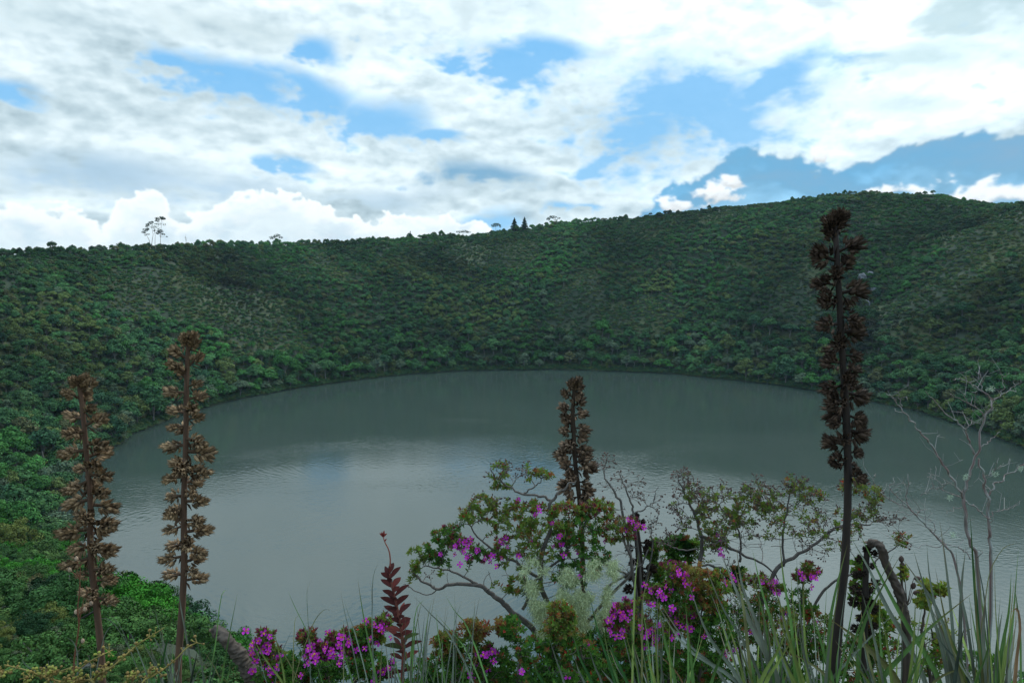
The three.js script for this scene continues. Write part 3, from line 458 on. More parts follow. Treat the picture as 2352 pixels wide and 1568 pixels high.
// weathered broken stems
function brokenStem(label, pts, D, r0, r1, seed, col) {
  const P3 = pts.map(([x, y, o = 0]) => at(x, y, D + o)), last = P3[P3.length - 1], foot = last.clone(); foot.y = ground(last.x + 0.04, last.z); foot.x += 0.04;
  const g = thing('dead_branch', label, 'dead branch', foot, null), path = smoothPath([...P3, foot.clone().add(V(0, -0.1, 0))].map((p) => p.sub(foot)), 120), R = rng(seed), S = new Shape();
  tube(S, path, path.map((_, i) => lerp(r0, r1, i / 120) * (1 + 0.22 * noise(i * 0.07, seed, 2) + 0.1 * noise(i * 0.3, seed, 5))), 16, (t, k) => { const v = 0.55 + 1.1 * Math.abs(noise(t * 14, k * 1.3, seed)) + 0.4 * noise(t * 7, k * 2, seed); return [col[0] * v, col[1] * v, col[2] * v]; }, true, 0.4);
  part('bark', S.build(true), stemMat, g);
  const K = new Shape(); for (let i = 0; i < 9; i++) { const o = path[0].clone().add(V((R() - 0.5) * r0 * 1.4, 0, (R() - 0.5) * r0 * 1.4)), d = path[0].clone().sub(path[8]).normalize().add(V((R() - 0.5) * 0.6, (R() - 0.5) * 0.6, (R() - 0.5) * 0.6)); tube(K, [o, o.clone().addScaledVector(d, r0 * (0.5 + R()))], [r0 * 0.28, r0 * 0.04], 4, vary([col[0] * 1.6, col[1] * 1.5, col[2] * 1.4], R)); }
  for (let i = 0; i < 16; i++) { const k = 6 + Math.floor(R() * 108), o = path[k], w = R() * 6.28, d = V(Math.cos(w), R() - 0.3, Math.sin(w)); tube(K, [o, o.clone().addScaledVector(d, lerp(r0, r1, k / 120) * (1.1 + 0.5 * R()))], [r0 * 0.35, r0 * 0.1], 4, vary([col[0] * 0.8, col[1] * 0.8, col[2] * 0.8], R)); }
  part('splinters', K.build(false), dryMat, g);
}
brokenStem('broken grey-brown dead branch slanting up at the bottom left', [[495, 1446, 0.05], [515, 1466], [545, 1500], [568, 1535], [590, 1568]], 2.35, 0.019, 0.031, 5, [0.085, 0.062, 0.045]);
brokenStem('bent dead stem leaning behind the sword leaves, right of the tallest stalk', [[1997, 1246, 0.03], [2020, 1252], [2038, 1300], [2062, 1350], [2076, 1400], [2084, 1480]], 2.7, 0.016, 0.018, 9, [0.07, 0.048, 0.034]);

// ---- flowers
function flowerModel(seed, open) {
  const R = rng(seed), P = new Shape(), Y = new Shape(), n = 4 + (seed % 3 === 0 ? 1 : 0);
  for (let k = 0; k < n; k++) {
    const w = k / n * 6.283 + (R() - 0.5) * 0.25, cup = lerp(0.9, 0.12, open) + R() * 0.2, c = vary([0.56, 0.035, 0.5], R, 0.25), c2 = [c[0] * 1.15, c[1] * 1.5, c[2] * 1.12], L = 0.92 + 0.16 * R(), ring = [[0, 0], [0.45, 0.26], [0.85, 0.37], [1, 0.16], [1, -0.16], [0.85, -0.37], [0.45, -0.26]];
    const pt = (s, side, cc) => P.v((Math.cos(w) * s - Math.sin(w) * side) * L, s * s * cup * 0.6 + Math.abs(side) * 0.2, (Math.sin(w) * s + Math.cos(w) * side) * L, cc), ids = ring.map(([s, d], i) => pt(s, d, i > 1 && i < 6 ? c2 : c)), m = pt(0.6, 0, c);
    for (let i = 0; i < ring.length; i++) P.t(m, ids[i], ids[(i + 1) % ring.length]);
  }
  const orange = seed % 2; for (let k = 0; k < 7; k++) { const w = k * 0.9 + R(), o = V(Math.cos(w) * 0.08, 0.05, Math.sin(w) * 0.08), t = V(Math.cos(w) * 0.22 + 0.1, 0.42 + 0.2 * R(), Math.sin(w) * 0.22); tube(Y, [o, t], [0.05, 0.07], 4, vary(orange ? [0.75, 0.24, 0.02] : [0.8, 0.52, 0.03], R)); }
  return [P.build(false), Y.build(false)];
}
const FLOWERS = [0, 1, 2, 3, 4, 5].map((i) => flowerModel(40 + i, [1, 0.95, 0.8, 0.9, 0.5, 0.7][i]));

// ---- shrubs: limbs drawn from the photograph, twigs grown from them to points spread through each spray
const GREENS = { fresh: [0.095, 0.2, 0.02], deep: [0.036, 0.12, 0.016], olive: [0.19, 0.2, 0.036], red: [0.28, 0.05, 0.03], wine: [0.16, 0.022, 0.045], lime: [0.13, 0.22, 0.03], yellow: [0.26, 0.25, 0.03], bronze: [0.22, 0.12, 0.03] };
function shrub({ name = 'flowering_shrub', label, category = 'shrub', group, D, foot, limbs, sprays, seed, leafLen = 0.021, leafWid = 0.009, twig = [0.13, 0.105, 0.085], leavesPer = 17, seedHeads = 0, twigR = 0.0011 }) {
  const R = rng(seed), base = groundUnder(foot, D), g = thing(name, label, category, base, group), nodes = [];
  for (const l of limbs) {
    const r0 = l.r?.[0] ?? 0.011, r1 = l.r?.[1] ?? 0.003, pts = l.p.map(([x, y, o = 0]) => at(x, y, D + o).sub(base)); if (!l.free) pts.unshift(V((R() - 0.5) * 0.06, -0.1, (R() - 0.5) * 0.06));
    const n = Math.max(8, Math.round(pts.length * 6)), path = smoothPath(pts, n).map((p, i) => i ? p.add(V(noise(i * 0.35, seed, l.p[0][0]), noise(i * 0.35, seed + 4, l.p[0][1]), noise(i * 0.35, seed + 8, 1)).multiplyScalar(0.012)) : p), S = new Shape();
    tube(S, path, path.map((_, i) => lerp(r0, r1, i / n) * (1 + 0.18 * noise(i * 0.8, seed, 3))), 6, (t, k) => { const v = 0.6 + 0.9 * Math.abs(noise(t * 30, k, seed)); return [twig[0] * v, twig[1] * v, twig[2] * v]; });
    part('branch', S.build(true), stemMat, g);
    path.forEach((p, i) => { if (i > 2) nodes.push([p, lerp(r0, r1, i / n)]); });
  }
  if (!nodes.length) nodes.push([V(0, 0, 0), 0.006], [V(0, 0.1, 0), 0.006]);
  const T = new Shape(), F = new Shape(), H = new Shape(), blooms = [];
  let anyHead = false;
  const tips = [];
  for (const s of sprays) { const [x, y, rx, ry, n] = s, dep = s.dep ?? 0, rd = s.rd ?? rx / 1572 * D * 0.8; for (let i = 0; i < n * (s.k ?? 1.6); i++) { const w = R() * 6.283, u = Math.pow(R(), 0.42), el = (R() * 2 - 1), q = Math.sqrt(1 - el * el * 0.6); tips.push([at(x + Math.cos(w) * u * rx * q, y + Math.sin(w) * u * ry * q, D + dep + el * rd).sub(base), s, i]); } }
  tips.sort((a, b) => a[1][1] === b[1][1] ? 0 : b[1][1] - a[1][1]);
  for (const [tip, s, i] of tips) {
    let best = nodes[0], bd = 1e9; for (const nd of nodes) { const d = nd[0].distanceTo(tip), dd = d * (1 + 0.9 * clamp((nd[0].y - tip.y) / (d + 1e-3))) + (nd[1] < 0.0014 ? 0.03 : 0); if (dd < bd && d > 0.015) { bd = dd; best = nd; } }
    const L = best[0].distanceTo(tip), n = Math.max(3, Math.ceil(L / 0.035)), mid = best[0].clone().lerp(tip, 0.5).add(V((R() - 0.5) * L * 0.35, (R() - 0.25) * L * 0.2, (R() - 0.5) * L * 0.35)), path = smoothPath([best[0], mid, tip], n), r0 = Math.min(best[1] * 0.8, 0.0014 + L * 0.011);
    tube(T, path, path.map((_, k) => lerp(r0, twigR, k / n)), 4, vary(twig, R, 0.35), false);
    path.forEach((p, k) => { if (k) nodes.push([p, lerp(r0, twigR, k / n)]); });
    const dir = tip.clone().sub(path[n - 1]).normalize().add(V(0, 0.5, 0)).normalize(), side = V().crossVectors(dir, V(0.3, 0.2, 1)).normalize(), side2 = V().crossVectors(dir, side);
    const c1 = s.c ?? GREENS.fresh, c2 = s.c2 ?? GREENS.olive, red = (s.red ?? 0.2) * 0.6, np = s.leaves ?? leavesPer, back = path[Math.max(0, n - 2)], isRed = R() < red;
    if (!(s.bare && R() < s.bare)) for (let k = 0; k < np; k++) {
      const t = k / np, o = back.clone().lerp(tip, 0.1 + 0.95 * t).addScaledVector(dir, 0.012 * t), w = k * 1.5708 + (k >> 1) * 0.35 + R() * 0.7, out = side.clone().multiplyScalar(Math.cos(w)).addScaledVector(side2, Math.sin(w)).addScaledVector(dir, lerp(0.3, 1.5, t * t)).normalize();
      let c = mixc(c1, c2, R()); if (isRed && t > 0.45) c = mixc(c, R() < 0.5 ? GREENS.red : GREENS.bronze, 0.4 + 0.6 * R()); if (R() < 0.015 + 0.05 * red) c = [0.3, 0.035, 0.015];
      leaf(F, o, out, dir, (s.len ?? leafLen) * (0.65 + 0.6 * R()) * (1 - 0.35 * t), (s.wid ?? leafWid) * (0.75 + 0.5 * R()), vary(c, R, 0.3), 0.3, 0.25 * R());
    }
    if (s.buds && R() < s.buds) for (let k = 0; k < 6; k++) { const w = R() * 6.28, d = dir.clone().addScaledVector(side, Math.cos(w) * 0.6).addScaledVector(side2, Math.sin(w) * 0.6).normalize(), o = tip.clone().addScaledVector(dir, 0.008); tube(F, [o, o.clone().addScaledVector(d, 0.009), o.clone().addScaledVector(d, 0.019)], [0.0012, 0.0028, 0.0005], 4, vary(GREENS.wine, R, 0.4), false); }
    if (i < (s.fl ?? 0)) blooms.push([tip.clone().addScaledVector(dir, 0.018).add(V(0, 0, 0.03 + 0.03 * R())), s, dir]);
    const hd = s.heads ?? seedHeads;
    if (hd && R() < hd) { anyHead = true; const m = 3 + Math.floor(R() * 4); for (let k = 0; k < m; k++) { const w = R() * 6.28, d = dir.clone().addScaledVector(side, Math.cos(w) * 0.9).addScaledVector(side2, Math.sin(w) * 0.9).normalize(), e = tip.clone().addScaledVector(d, 0.012 + 0.016 * R()), f = d.clone().add(V(0, -0.4, 0)).normalize(); tube(H, [tip, e], [0.0007, 0.0006], 3, twig, false); tube(H, [e, e.clone().addScaledVector(f, 0.004), e.clone().addScaledVector(f, 0.0085)], [0.0012, 0.0031, 0.0017], 5, vary([0.085, 0.05, 0.04], R, 0.4)); } }
  }
  part('twigs', T.build(false), stemMat, g).userData.kind = 'stuff';
  if (F.i.length) part('foliage', F.build(false), leafMat, g).userData.kind = 'stuff';
  if (anyHead) part('seed_heads', H.build(false), dryMat, g).userData.kind = 'stuff';
  for (const [p, s, dir] of blooms) for (let j = 0; j < (s.per ?? 1); j++) {
    const m = FLOWERS[Math.floor(R() * 6)], f = part('flower', m[0], petalMat, g), o = V((R() - 0.5), (R() - 0.5) * 0.9, (R() - 0.5)).multiplyScalar(j ? 0.07 : 0.008), nrm = V((R() - 0.5) * 1.5, 0.15 + (R() - 0.4) * 0.9, 0.35 + 0.7 * R()).normalize();
    f.position.copy(p).add(o); f.quaternion.setFromUnitVectors(V(0, 1, 0), nrm); f.rotateY(R() * 6.28); f.scale.setScalar(0.0128 * (0.75 + 0.4 * R()) * (s.fs ?? 1)); part('stamens', m[1], petalMat, f);
  }
  return g;
}
const sp = (x, y, rx, ry, n, o = {}) => Object.assign([x, y, rx, ry, n], o);
const G = GREENS, dk = { c: G.deep, c2: G.fresh };
shrub({ label: 'big pink-flowered bush with gnarled branches at the centre of the viewpoint edge', group: 'pink-flowered bushes', D: 2.85, foot: 1290, seed: 21, leavesPer: 15, limbs: [
  { p: [[1300, 1560], [1285, 1450], [1240, 1330], [1262, 1212], [1268, 1150], [1296, 1122], [1322, 1103]], r: [0.017, 0.003] },
  { p: [[1268, 1152], [1238, 1138], [1202, 1135], [1175, 1122], [1142, 1098], [1124, 1076]], r: [0.006, 0.002], free: 1 },
  { p: [[1202, 1136], [1232, 1114], [1250, 1094]], r: [0.004, 0.0015], free: 1 },
  { p: [[1290, 1540], [1230, 1450], [1170, 1400], [1140, 1372], [1102, 1346], [1032, 1343], [1006, 1353], [966, 1331], [946, 1312]], r: [0.016, 0.003] },
  { p: [[1100, 1346], [1060, 1322], [1012, 1306], [968, 1300]], r: [0.006, 0.002], free: 1 }, { p: [[1006, 1353], [985, 1366], [940, 1350], [928, 1340]], r: [0.003, 0.0012], free: 1 },
  { p: [[1240, 1330], [1180, 1290], [1130, 1260], [1090, 1225], [1068, 1180]], r: [0.007, 0.002], free: 1 }, { p: [[1200, 1400], [1235, 1330], [1300, 1270], [1340, 1210], [1380, 1170]], r: [0.008, 0.002], free: 1 },
  { p: [[1300, 1560], [1330, 1460], [1390, 1380], [1450, 1310], [1430, 1230], [1400, 1180]], r: [0.013, 0.003] }, { p: [[1440, 1320], [1400, 1300], [1340, 1280], [1280, 1290]], r: [0.005, 0.0015], free: 1 }],
  sprays: [sp(1145, 1080, 26, 26, 9, { red: 0.4, heads: 0.6, leaves: 10 }), sp(1195, 1090, 45, 22, 9, { heads: 1, bare: 0.8 }), sp(1248, 1092, 26, 14, 8, { red: 0.8 }), sp(1150, 1118, 24, 16, 5, { red: 0.5 }), sp(1110, 1160, 30, 22, 12, { red: 0.4, heads: 0.3 }), sp(1085, 1185, 34, 22, 12, { red: 0.5 }), sp(1150, 1165, 36, 24, 12, { heads: 0.4, red: 0.5 }),
    sp(1028, 1228, 38, 24, 20, { red: 0.6, buds: 0.5, ...dk }), sp(1058, 1250, 38, 14, 12, { fl: 6, per: 2, buds: 0.8, red: 0.4 }), sp(1000, 1262, 34, 24, 14, dk), sp(958, 1282, 22, 24, 9, { red: 0.2 }), sp(1010, 1285, 30, 22, 10, { ...dk, fl: 1 }), sp(1098, 1278, 34, 20, 12, { ...dk, fl: 5, per: 2, buds: 0.7 }), sp(1145, 1268, 30, 30, 12, { fl: 4, per: 2, red: 0.6, buds: 0.5 }), sp(948, 1318, 16, 20, 6, { red: 0.2 }),
    sp(1180, 1205, 60, 36, 34, { red: 0.5, fl: 2 }), sp(1215, 1165, 40, 22, 14, { fl: 3, red: 0.6, buds: 0.5 }), sp(1300, 1172, 48, 20, 26, { red: 0.9, buds: 0.4 }), sp(1375, 1168, 40, 20, 22, { red: 1, buds: 0.6 }), sp(1250, 1220, 70, 40, 42, { red: 0.35, fl: 3 }), sp(1330, 1225, 60, 40, 40, { red: 0.45, fl: 3, ...dk }), sp(1400, 1215, 40, 40, 22, { red: 0.6, fl: 3, buds: 0.4 }), sp(1445, 1215, 26, 26, 12, { red: 0.8, fl: 3, per: 2, buds: 0.8 }), sp(1235, 1275, 80, 30, 30, { red: 0.3, fl: 2, bare: 0.3 }), sp(1340, 1285, 70, 34, 30, { ...dk, fl: 3 }), sp(1160, 1320, 60, 30, 10, { bare: 0.6 }), sp(1190, 1345, 26, 20, 6, { len: 0.03, wid: 0.012 }), sp(1260, 1340, 70, 34, 14, { bare: 0.6 }), sp(1310, 1325, 40, 30, 16, { ...dk, fl: 1 }), sp(1010, 1330, 50, 25, 6, { bare: 0.9, heads: 0.4 })] });
shrub({ label: 'leafy red-tipped bush low in front of the big pink-flowered bush', group: 'pink-flowered bushes', D: 2.35, foot: 1270, seed: 22, limbs: [{ p: [[1270, 1640], [1260, 1540], [1280, 1460]] }, { p: [[1330, 1640], [1345, 1540], [1300, 1440]] }, { p: [[1200, 1640], [1190, 1560], [1200, 1490]] }], sprays: [sp(1292, 1412, 34, 34, 26, { red: 1, c: G.olive, c2: G.fresh }), sp(1290, 1450, 50, 30, 26, { red: 0.7 }), sp(1230, 1505, 60, 45, 40, { ...dk, red: 0.35, fl: 1 }), sp(1315, 1500, 60, 45, 40, { ...dk, red: 0.4, fl: 2 }), sp(1370, 1540, 50, 40, 30, dk), sp(1280, 1570, 110, 40, 70, { ...dk, red: 0.15 }), sp(1180, 1450, 26, 30, 12, { ...dk, len: 0.024, wid: 0.012 }), sp(1260, 1640, 120, 50, 60, dk)] });
shrub({ label: 'bronze-tipped leafy bush right of the red-leaved plant at the bottom', group: 'pink-flowered bushes', D: 2.45, foot: 1060, seed: 23, limbs: [{ p: [[1060, 1640], [1050, 1540], [1030, 1470]] }, { p: [[1100, 1640], [1110, 1560], [1090, 1450]] }], sprays: [sp(1092, 1448, 36, 26, 26, { red: 1, c: G.olive, c2: G.bronze }), sp(1030, 1480, 44, 34, 34, { red: 0.8, c: G.olive, c2: G.fresh }), sp(1000, 1540, 50, 36, 34, { ...dk, red: 0.4 }), sp(1080, 1500, 50, 40, 34, { red: 0.5, ...dk }), sp(1120, 1498, 18, 26, 10, { fl: 4, per: 2, buds: 0.6 }), sp(1112, 1535, 20, 14, 6, { fl: 2, per: 2 }), sp(1060, 1580, 90, 40, 60, dk), sp(1150, 1530, 40, 40, 26, dk), sp(960, 1585, 40, 30, 18, dk), sp(1165, 1440, 30, 30, 18, { red: 0.9, c: G.olive, c2: G.bronze })] });
shrub({ label: 'low bush with the brightest pink flowers, left of the red-leaved plant', group: 'pink-flowered bushes', D: 2.3, foot: 740, seed: 24, limbs: [{ p: [[720, 1640], [690, 1560], [620, 1490]] }, { p: [[760, 1640], [750, 1550], [730, 1500]] }, { p: [[800, 1640], [820, 1540], [860, 1460]] }], sprays: [sp(608, 1470, 22, 20, 14, { fl: 7, per: 2, buds: 0.9, red: 0.4 }), sp(600, 1505, 22, 20, 10, { fl: 2, red: 0.3, c: G.deep }), sp(632, 1515, 26, 24, 12, { fl: 5, per: 2, buds: 0.8 }), sp(655, 1520, 14, 20, 6, { fl: 2, per: 1 }), sp(705, 1470, 26, 18, 16, { red: 0.7, buds: 0.6, c: G.deep }), sp(730, 1500, 34, 22, 22, { fl: 9, per: 2, buds: 0.9, red: 0.3 }), sp(765, 1478, 24, 18, 14, { fl: 5, per: 2, buds: 0.9 }), sp(800, 1488, 24, 22, 14, { fl: 7, per: 2, buds: 0.6 }), sp(790, 1462, 14, 12, 8, { fl: 2, per: 2, buds: 0.9 }), sp(835, 1470, 34, 30, 26, { red: 0.5, ...dk }), sp(850, 1446, 22, 18, 14, { red: 0.6 }), sp(882, 1432, 16, 20, 10, { fl: 4, per: 2, buds: 0.7 }), sp(868, 1462, 14, 16, 8, { fl: 2, per: 2 }), sp(880, 1540, 22, 22, 12, { fl: 5, per: 2, buds: 0.8, ...dk }), sp(690, 1530, 60, 30, 30, dk), sp(780, 1535, 80, 30, 44, dk), sp(700, 1568, 90, 30, 40, dk), sp(850, 1530, 50, 40, 30, { ...dk, red: 0.3 }), sp(695, 1560, 16, 12, 5, { fl: 2, per: 2 }), sp(620, 1560, 40, 30, 14, { ...dk, fl: 1 }), sp(770, 1620, 140, 40, 50, dk)] });
shrub({ label: 'pink-flowered bush below the dark dead stump, right of the pale lichen', group: 'pink-flowered bushes', D: 2.5, foot: 1500, seed: 25, limbs: [{ p: [[1480, 1640], [1450, 1520], [1440, 1420]] }, { p: [[1530, 1640], [1540, 1500], [1545, 1340]] }, { p: [[1600, 1640], [1610, 1520], [1610, 1400]] }], sprays: [sp(1432, 1402, 28, 18, 18, { fl: 8, per: 2, buds: 0.9, red: 0.4 }), sp(1420, 1430, 30, 20, 14, { fl: 4, per: 2, buds: 0.8, red: 0.5 }), sp(1478, 1446, 22, 26, 14, { fl: 6, per: 2, buds: 0.7 }), sp(1480, 1480, 18, 14, 8, { fl: 2, per: 1, ...dk }), sp(1545, 1308, 26, 16, 14, { fl: 6, per: 2, buds: 0.8 }), sp(1552, 1338, 28, 16, 12, { fl: 3, per: 2, buds: 0.6, red: 0.5 }), sp(1512, 1358, 26, 14, 12, { fl: 4, per: 2, buds: 0.8 }), sp(1495, 1370, 20, 14, 8, { fl: 2, per: 2, buds: 0.8 }), sp(1600, 1330, 46, 34, 30, { red: 0.9, c: G.olive, c2: G.bronze }), sp(1560, 1390, 50, 36, 32, { ...dk, red: 0.4 }), sp(1575, 1418, 30, 18, 14, { fl: 5, per: 2, buds: 0.7, red: 0.4 }), sp(1545, 1440, 22, 14, 8, { fl: 3, per: 2 }), sp(1640, 1375, 44, 40, 30, { c: G.fresh, c2: G.olive, red: 0.5, len: 0.024, wid: 0.012 }), sp(1655, 1320, 16, 14, 6, { fl: 2, per: 2, red: 0.5 }), sp(1640, 1450, 60, 44, 34, { ...dk, len: 0.024, wid: 0.012, fl: 1 }), sp(1500, 1500, 90, 50, 60, dk), sp(1420, 1520, 60, 50, 36, { ...dk, red: 0.3 }), sp(1600, 1530, 90, 50, 56, dk), sp(1500, 1600, 140, 50, 60, dk), sp(1660, 1500, 14, 10, 4, { fl: 2, per: 1 })] });
shrub({ label: 'thin pink-flowered bush behind the sword leaves, under the twiggy bush', group: 'pink-flowered bushes', D: 2.9, foot: 1790, seed: 26, limbs: [{ p: [[1760, 1600], [1765, 1450], [1760, 1350]] }, { p: [[1830, 1600], [1840, 1440], [1846, 1330]] }, { p: [[1890, 1640], [1888, 1540]] }], sprays: [sp(1742, 1338, 26, 16, 12, { fl: 4, per: 2, buds: 0.8, red: 0.5 }), sp(1780, 1350, 24, 14, 12, { fl: 4, per: 2, buds: 0.6 }), sp(1845, 1325, 22, 18, 10, { fl: 4, per: 2, buds: 0.8, red: 0.6 }), sp(1860, 1310, 26, 20, 12, { red: 0.9, buds: 0.5 }), sp(1750, 1400, 50, 40, 26, { ...dk, red: 0.4, fl: 1 }), sp(1830, 1390, 50, 40, 24, { ...dk, red: 0.5, fl: 1 }), sp(1885, 1495, 22, 24, 14, { fl: 5, per: 2, red: 0.6 }), sp(1880, 1430, 40, 30, 14, { red: 0.6, fl: 1 }), sp(1800, 1500, 90, 50, 44, dk), sp(2150, 1505, 20, 8, 5, { fl: 2, per: 1 }), sp(1960, 1500, 60, 40, 24, { ...dk, red: 0.4, fl: 1 })] });
shrub({ name: 'leafy_shrub', label: 'low dark green leafy growth along the bottom, under the pink-flowered bushes', D: 2.7, foot: 1420, seed: 27, leafLen: 0.024, leafWid: 0.011, limbs: [{ p: [[1100, 1640], [1080, 1560]] }, { p: [[1420, 1640], [1420, 1540]] }, { p: [[1700, 1640], [1720, 1550]] }], sprays: [sp(1100, 1565, 120, 36, 70, dk), sp(1330, 1560, 120, 40, 80, dk), sp(1560, 1560, 120, 44, 90, dk), sp(1760, 1560, 110, 44, 70, dk), sp(1400, 1480, 60, 40, 30, dk), sp(1950, 1570, 90, 36, 40, { ...dk, red: 0.4 })] });
shrub({ name: 'leafy_shrub', label: 'tangled green and bronze brush between the pale lichen and the tallest stalk', D: 2.8, foot: 1650, seed: 28, leavesPer: 13, limbs: [{ p: [[1460, 1600], [1450, 1480], [1430, 1400]] }, { p: [[1580, 1600], [1600, 1480], [1590, 1400]] }, { p: [[1700, 1600], [1700, 1480], [1690, 1390]] }, { p: [[1830, 1600], [1830, 1490], [1840, 1420]] }], sprays: [sp(1440, 1470, 60, 60, 44, { ...dk, red: 0.4 }), sp(1560, 1460, 70, 60, 50, { red: 0.5 }), sp(1680, 1440, 70, 60, 50, { ...dk, red: 0.5, fl: 3, per: 2 }), sp(1790, 1450, 60, 56, 44, { red: 0.4, fl: 2, per: 2 }), sp(1880, 1480, 60, 50, 36, { ...dk, red: 0.5 }), sp(1620, 1350, 60, 40, 24, { bare: 0.4, red: 0.6 }), sp(1720, 1350, 60, 40, 26, { bare: 0.5, red: 0.6 }), sp(1480, 1400, 50, 40, 24, { bare: 0.4 })] });
shrub({ name: 'leafy_shrub', label: 'green brush behind the crossing sword leaves at the lower right', D: 2.9, foot: 2120, seed: 29, leavesPer: 12, limbs: [{ p: [[2000, 1600], [2010, 1500], [2000, 1440]] }, { p: [[2140, 1600], [2150, 1500], [2140, 1440]] }, { p: [[2260, 1600], [2270, 1510]] }], sprays: [sp(2010, 1490, 60, 50, 34, { ...dk, red: 0.4, fl: 1 }), sp(2130, 1510, 70, 44, 40, { c: G.fresh, c2: G.lime, red: 0.3 }), sp(2250, 1530, 70, 40, 34, dk), sp(2080, 1440, 50, 30, 14, { bare: 0.5 }), sp(2180, 1450, 50, 30, 12, { bare: 0.5, c: G.lime })] });
shrub({ name: 'twiggy_shrub', label: 'sparse twiggy bush with brown seed heads across the foot of the tallest stalk', D: 3.05, foot: 1700, seed: 31, leavesPer: 11, leafLen: 0.018, seedHeads: 0.5, twig: [0.12, 0.1, 0.085], limbs: [
  { p: [[1590, 1560], [1588, 1400], [1600, 1330], [1612, 1260], [1604, 1200], [1580, 1150], [1560, 1100]], r: [0.018, 0.003] }, { p: [[1606, 1230], [1660, 1250], [1710, 1275], [1760, 1300], [1790, 1330]], r: [0.008, 0.003], free: 1 },
  { p: [[1745, 1500], [1748, 1400], [1790, 1300], [1840, 1272], [1890, 1236], [1928, 1208], [2000, 1204]], r: [0.015, 0.003] }, { p: [[1740, 1430], [1690, 1330], [1640, 1300], [1600, 1300]], r: [0.009, 0.004], free: 1 }, { p: [[1700, 1290], [1700, 1230], [1670, 1180], [1640, 1150]], r: [0.006, 0.002], free: 1 }, { p: [[1870, 1394], [1921, 1333], [1975, 1310], [2040, 1270], [2075, 1245]], r: [0.008, 0.002] }, { p: [[1604, 1262], [1560, 1262], [1530, 1250], [1510, 1240]], r: [0.004, 0.0014], free: 1 }, { p: [[1800, 1300], [1800, 1220], [1812, 1150], [1820, 1110]], r: [0.006, 0.002], free: 1 }],
  sprays: [sp(1562, 1105, 22, 24, 12, { heads: 1, bare: 0.95 }), sp(1590, 1128, 28, 26, 14, { heads: 1, bare: 0.7 }), sp(1555, 1160, 20, 30, 10, { heads: 1, bare: 0.9 }), sp(1620, 1150, 44, 30, 26, { heads: 0.7, bare: 0.4, red: 0.4 }), sp(1660, 1130, 24, 22, 9, { heads: 1, bare: 0.8 }), sp(1530, 1238, 26, 14, 8, { heads: 1, bare: 1 }), sp(1575, 1205, 20, 20, 8, { heads: 1, bare: 0.7 }), sp(1650, 1195, 60, 34, 44, { red: 0.3, c: G.olive, c2: G.fresh }), sp(1720, 1170, 50, 36, 40, { red: 0.3, c: G.olive, c2: G.fresh }), sp(1735, 1120, 30, 24, 14, { heads: 1, bare: 0.7 }), sp(1765, 1150, 40, 36, 26, { heads: 0.8, bare: 0.4, red: 0.5 }), sp(1825, 1115, 30, 24, 16, { heads: 0.9, bare: 0.5, red: 0.5 }), sp(1870, 1140, 40, 26, 20, { red: 0.6, heads: 0.6, bare: 0.3 }), sp(1960, 1115, 34, 16, 18, { red: 0.7, c: G.olive, c2: G.lime }), sp(2010, 1140, 24, 24, 14, { red: 0.5, heads: 0.5, c: G.olive, c2: G.lime }), sp(1990, 1180, 34, 26, 16, { heads: 0.9, bare: 0.5 }), sp(1700, 1240, 90, 34, 50, { bare: 0.7, heads: 0.3 }), sp(1830, 1200, 80, 40, 50, { bare: 0.4, heads: 0.5, red: 0.4 }), sp(1890, 1250, 70, 34, 30, { bare: 0.7, heads: 0.4 }), sp(1640, 1240, 40, 30, 16, { fl: 3, per: 2, red: 0.5 }), sp(1640, 1285, 60, 20, 10, { bare: 0.9 }), sp(2075, 1235, 26, 20, 9, { red: 0.8 }), sp(2045, 1200, 30, 14, 7, { heads: 1, bare: 0.9 }), sp(1950, 1200, 40, 40, 16, { red: 0.3 })] });
shrub({ name: 'bare_twiggy_shrub', label: 'leafless grey twigs rising around the dark dead stump', D: 3.0, foot: 1480, seed: 32, seedHeads: 0.25, leavesPer: 0, twig: [0.15, 0.13, 0.11], limbs: [{ p: [[1475, 1500], [1452, 1300], [1424, 1155], [1407, 1122], [1388, 1092], [1391, 1060]], r: [0.01, 0.002] }, { p: [[1480, 1500], [1456, 1180], [1448, 1150], [1432, 1110], [1421, 1080]], r: [0.008, 0.002] }, { p: [[1458, 1180], [1490, 1163], [1503, 1145], [1510, 1120]], r: [0.004, 0.0015], free: 1 }, { p: [[1470, 1420], [1500, 1250], [1496, 1215], [1515, 1180]], r: [0.006, 0.0015] }, { p: [[1440, 1500], [1390, 1360], [1470, 1300], [1490, 1260]], r: [0.01, 0.003] }],
  sprays: [sp(1392, 1066, 16, 16, 6, { heads: 1, bare: 1 }), sp(1400, 1110, 20, 26, 7, { bare: 1 }), sp(1435, 1110, 24, 30, 9, { bare: 1, heads: 0.4 }), sp(1470, 1125, 26, 26, 9, { bare: 1, heads: 0.5 }), sp(1500, 1150, 18, 26, 8, { bare: 1 }), sp(1425, 1190, 36, 34, 20, { bare: 1, heads: 0.1 }), sp(1500, 1215, 22, 30, 10, { bare: 1 }), sp(1440, 1290, 50, 40, 26, { bare: 1, heads: 0 }), sp(1350, 1190, 40, 30, 14, { bare: 1 })] });
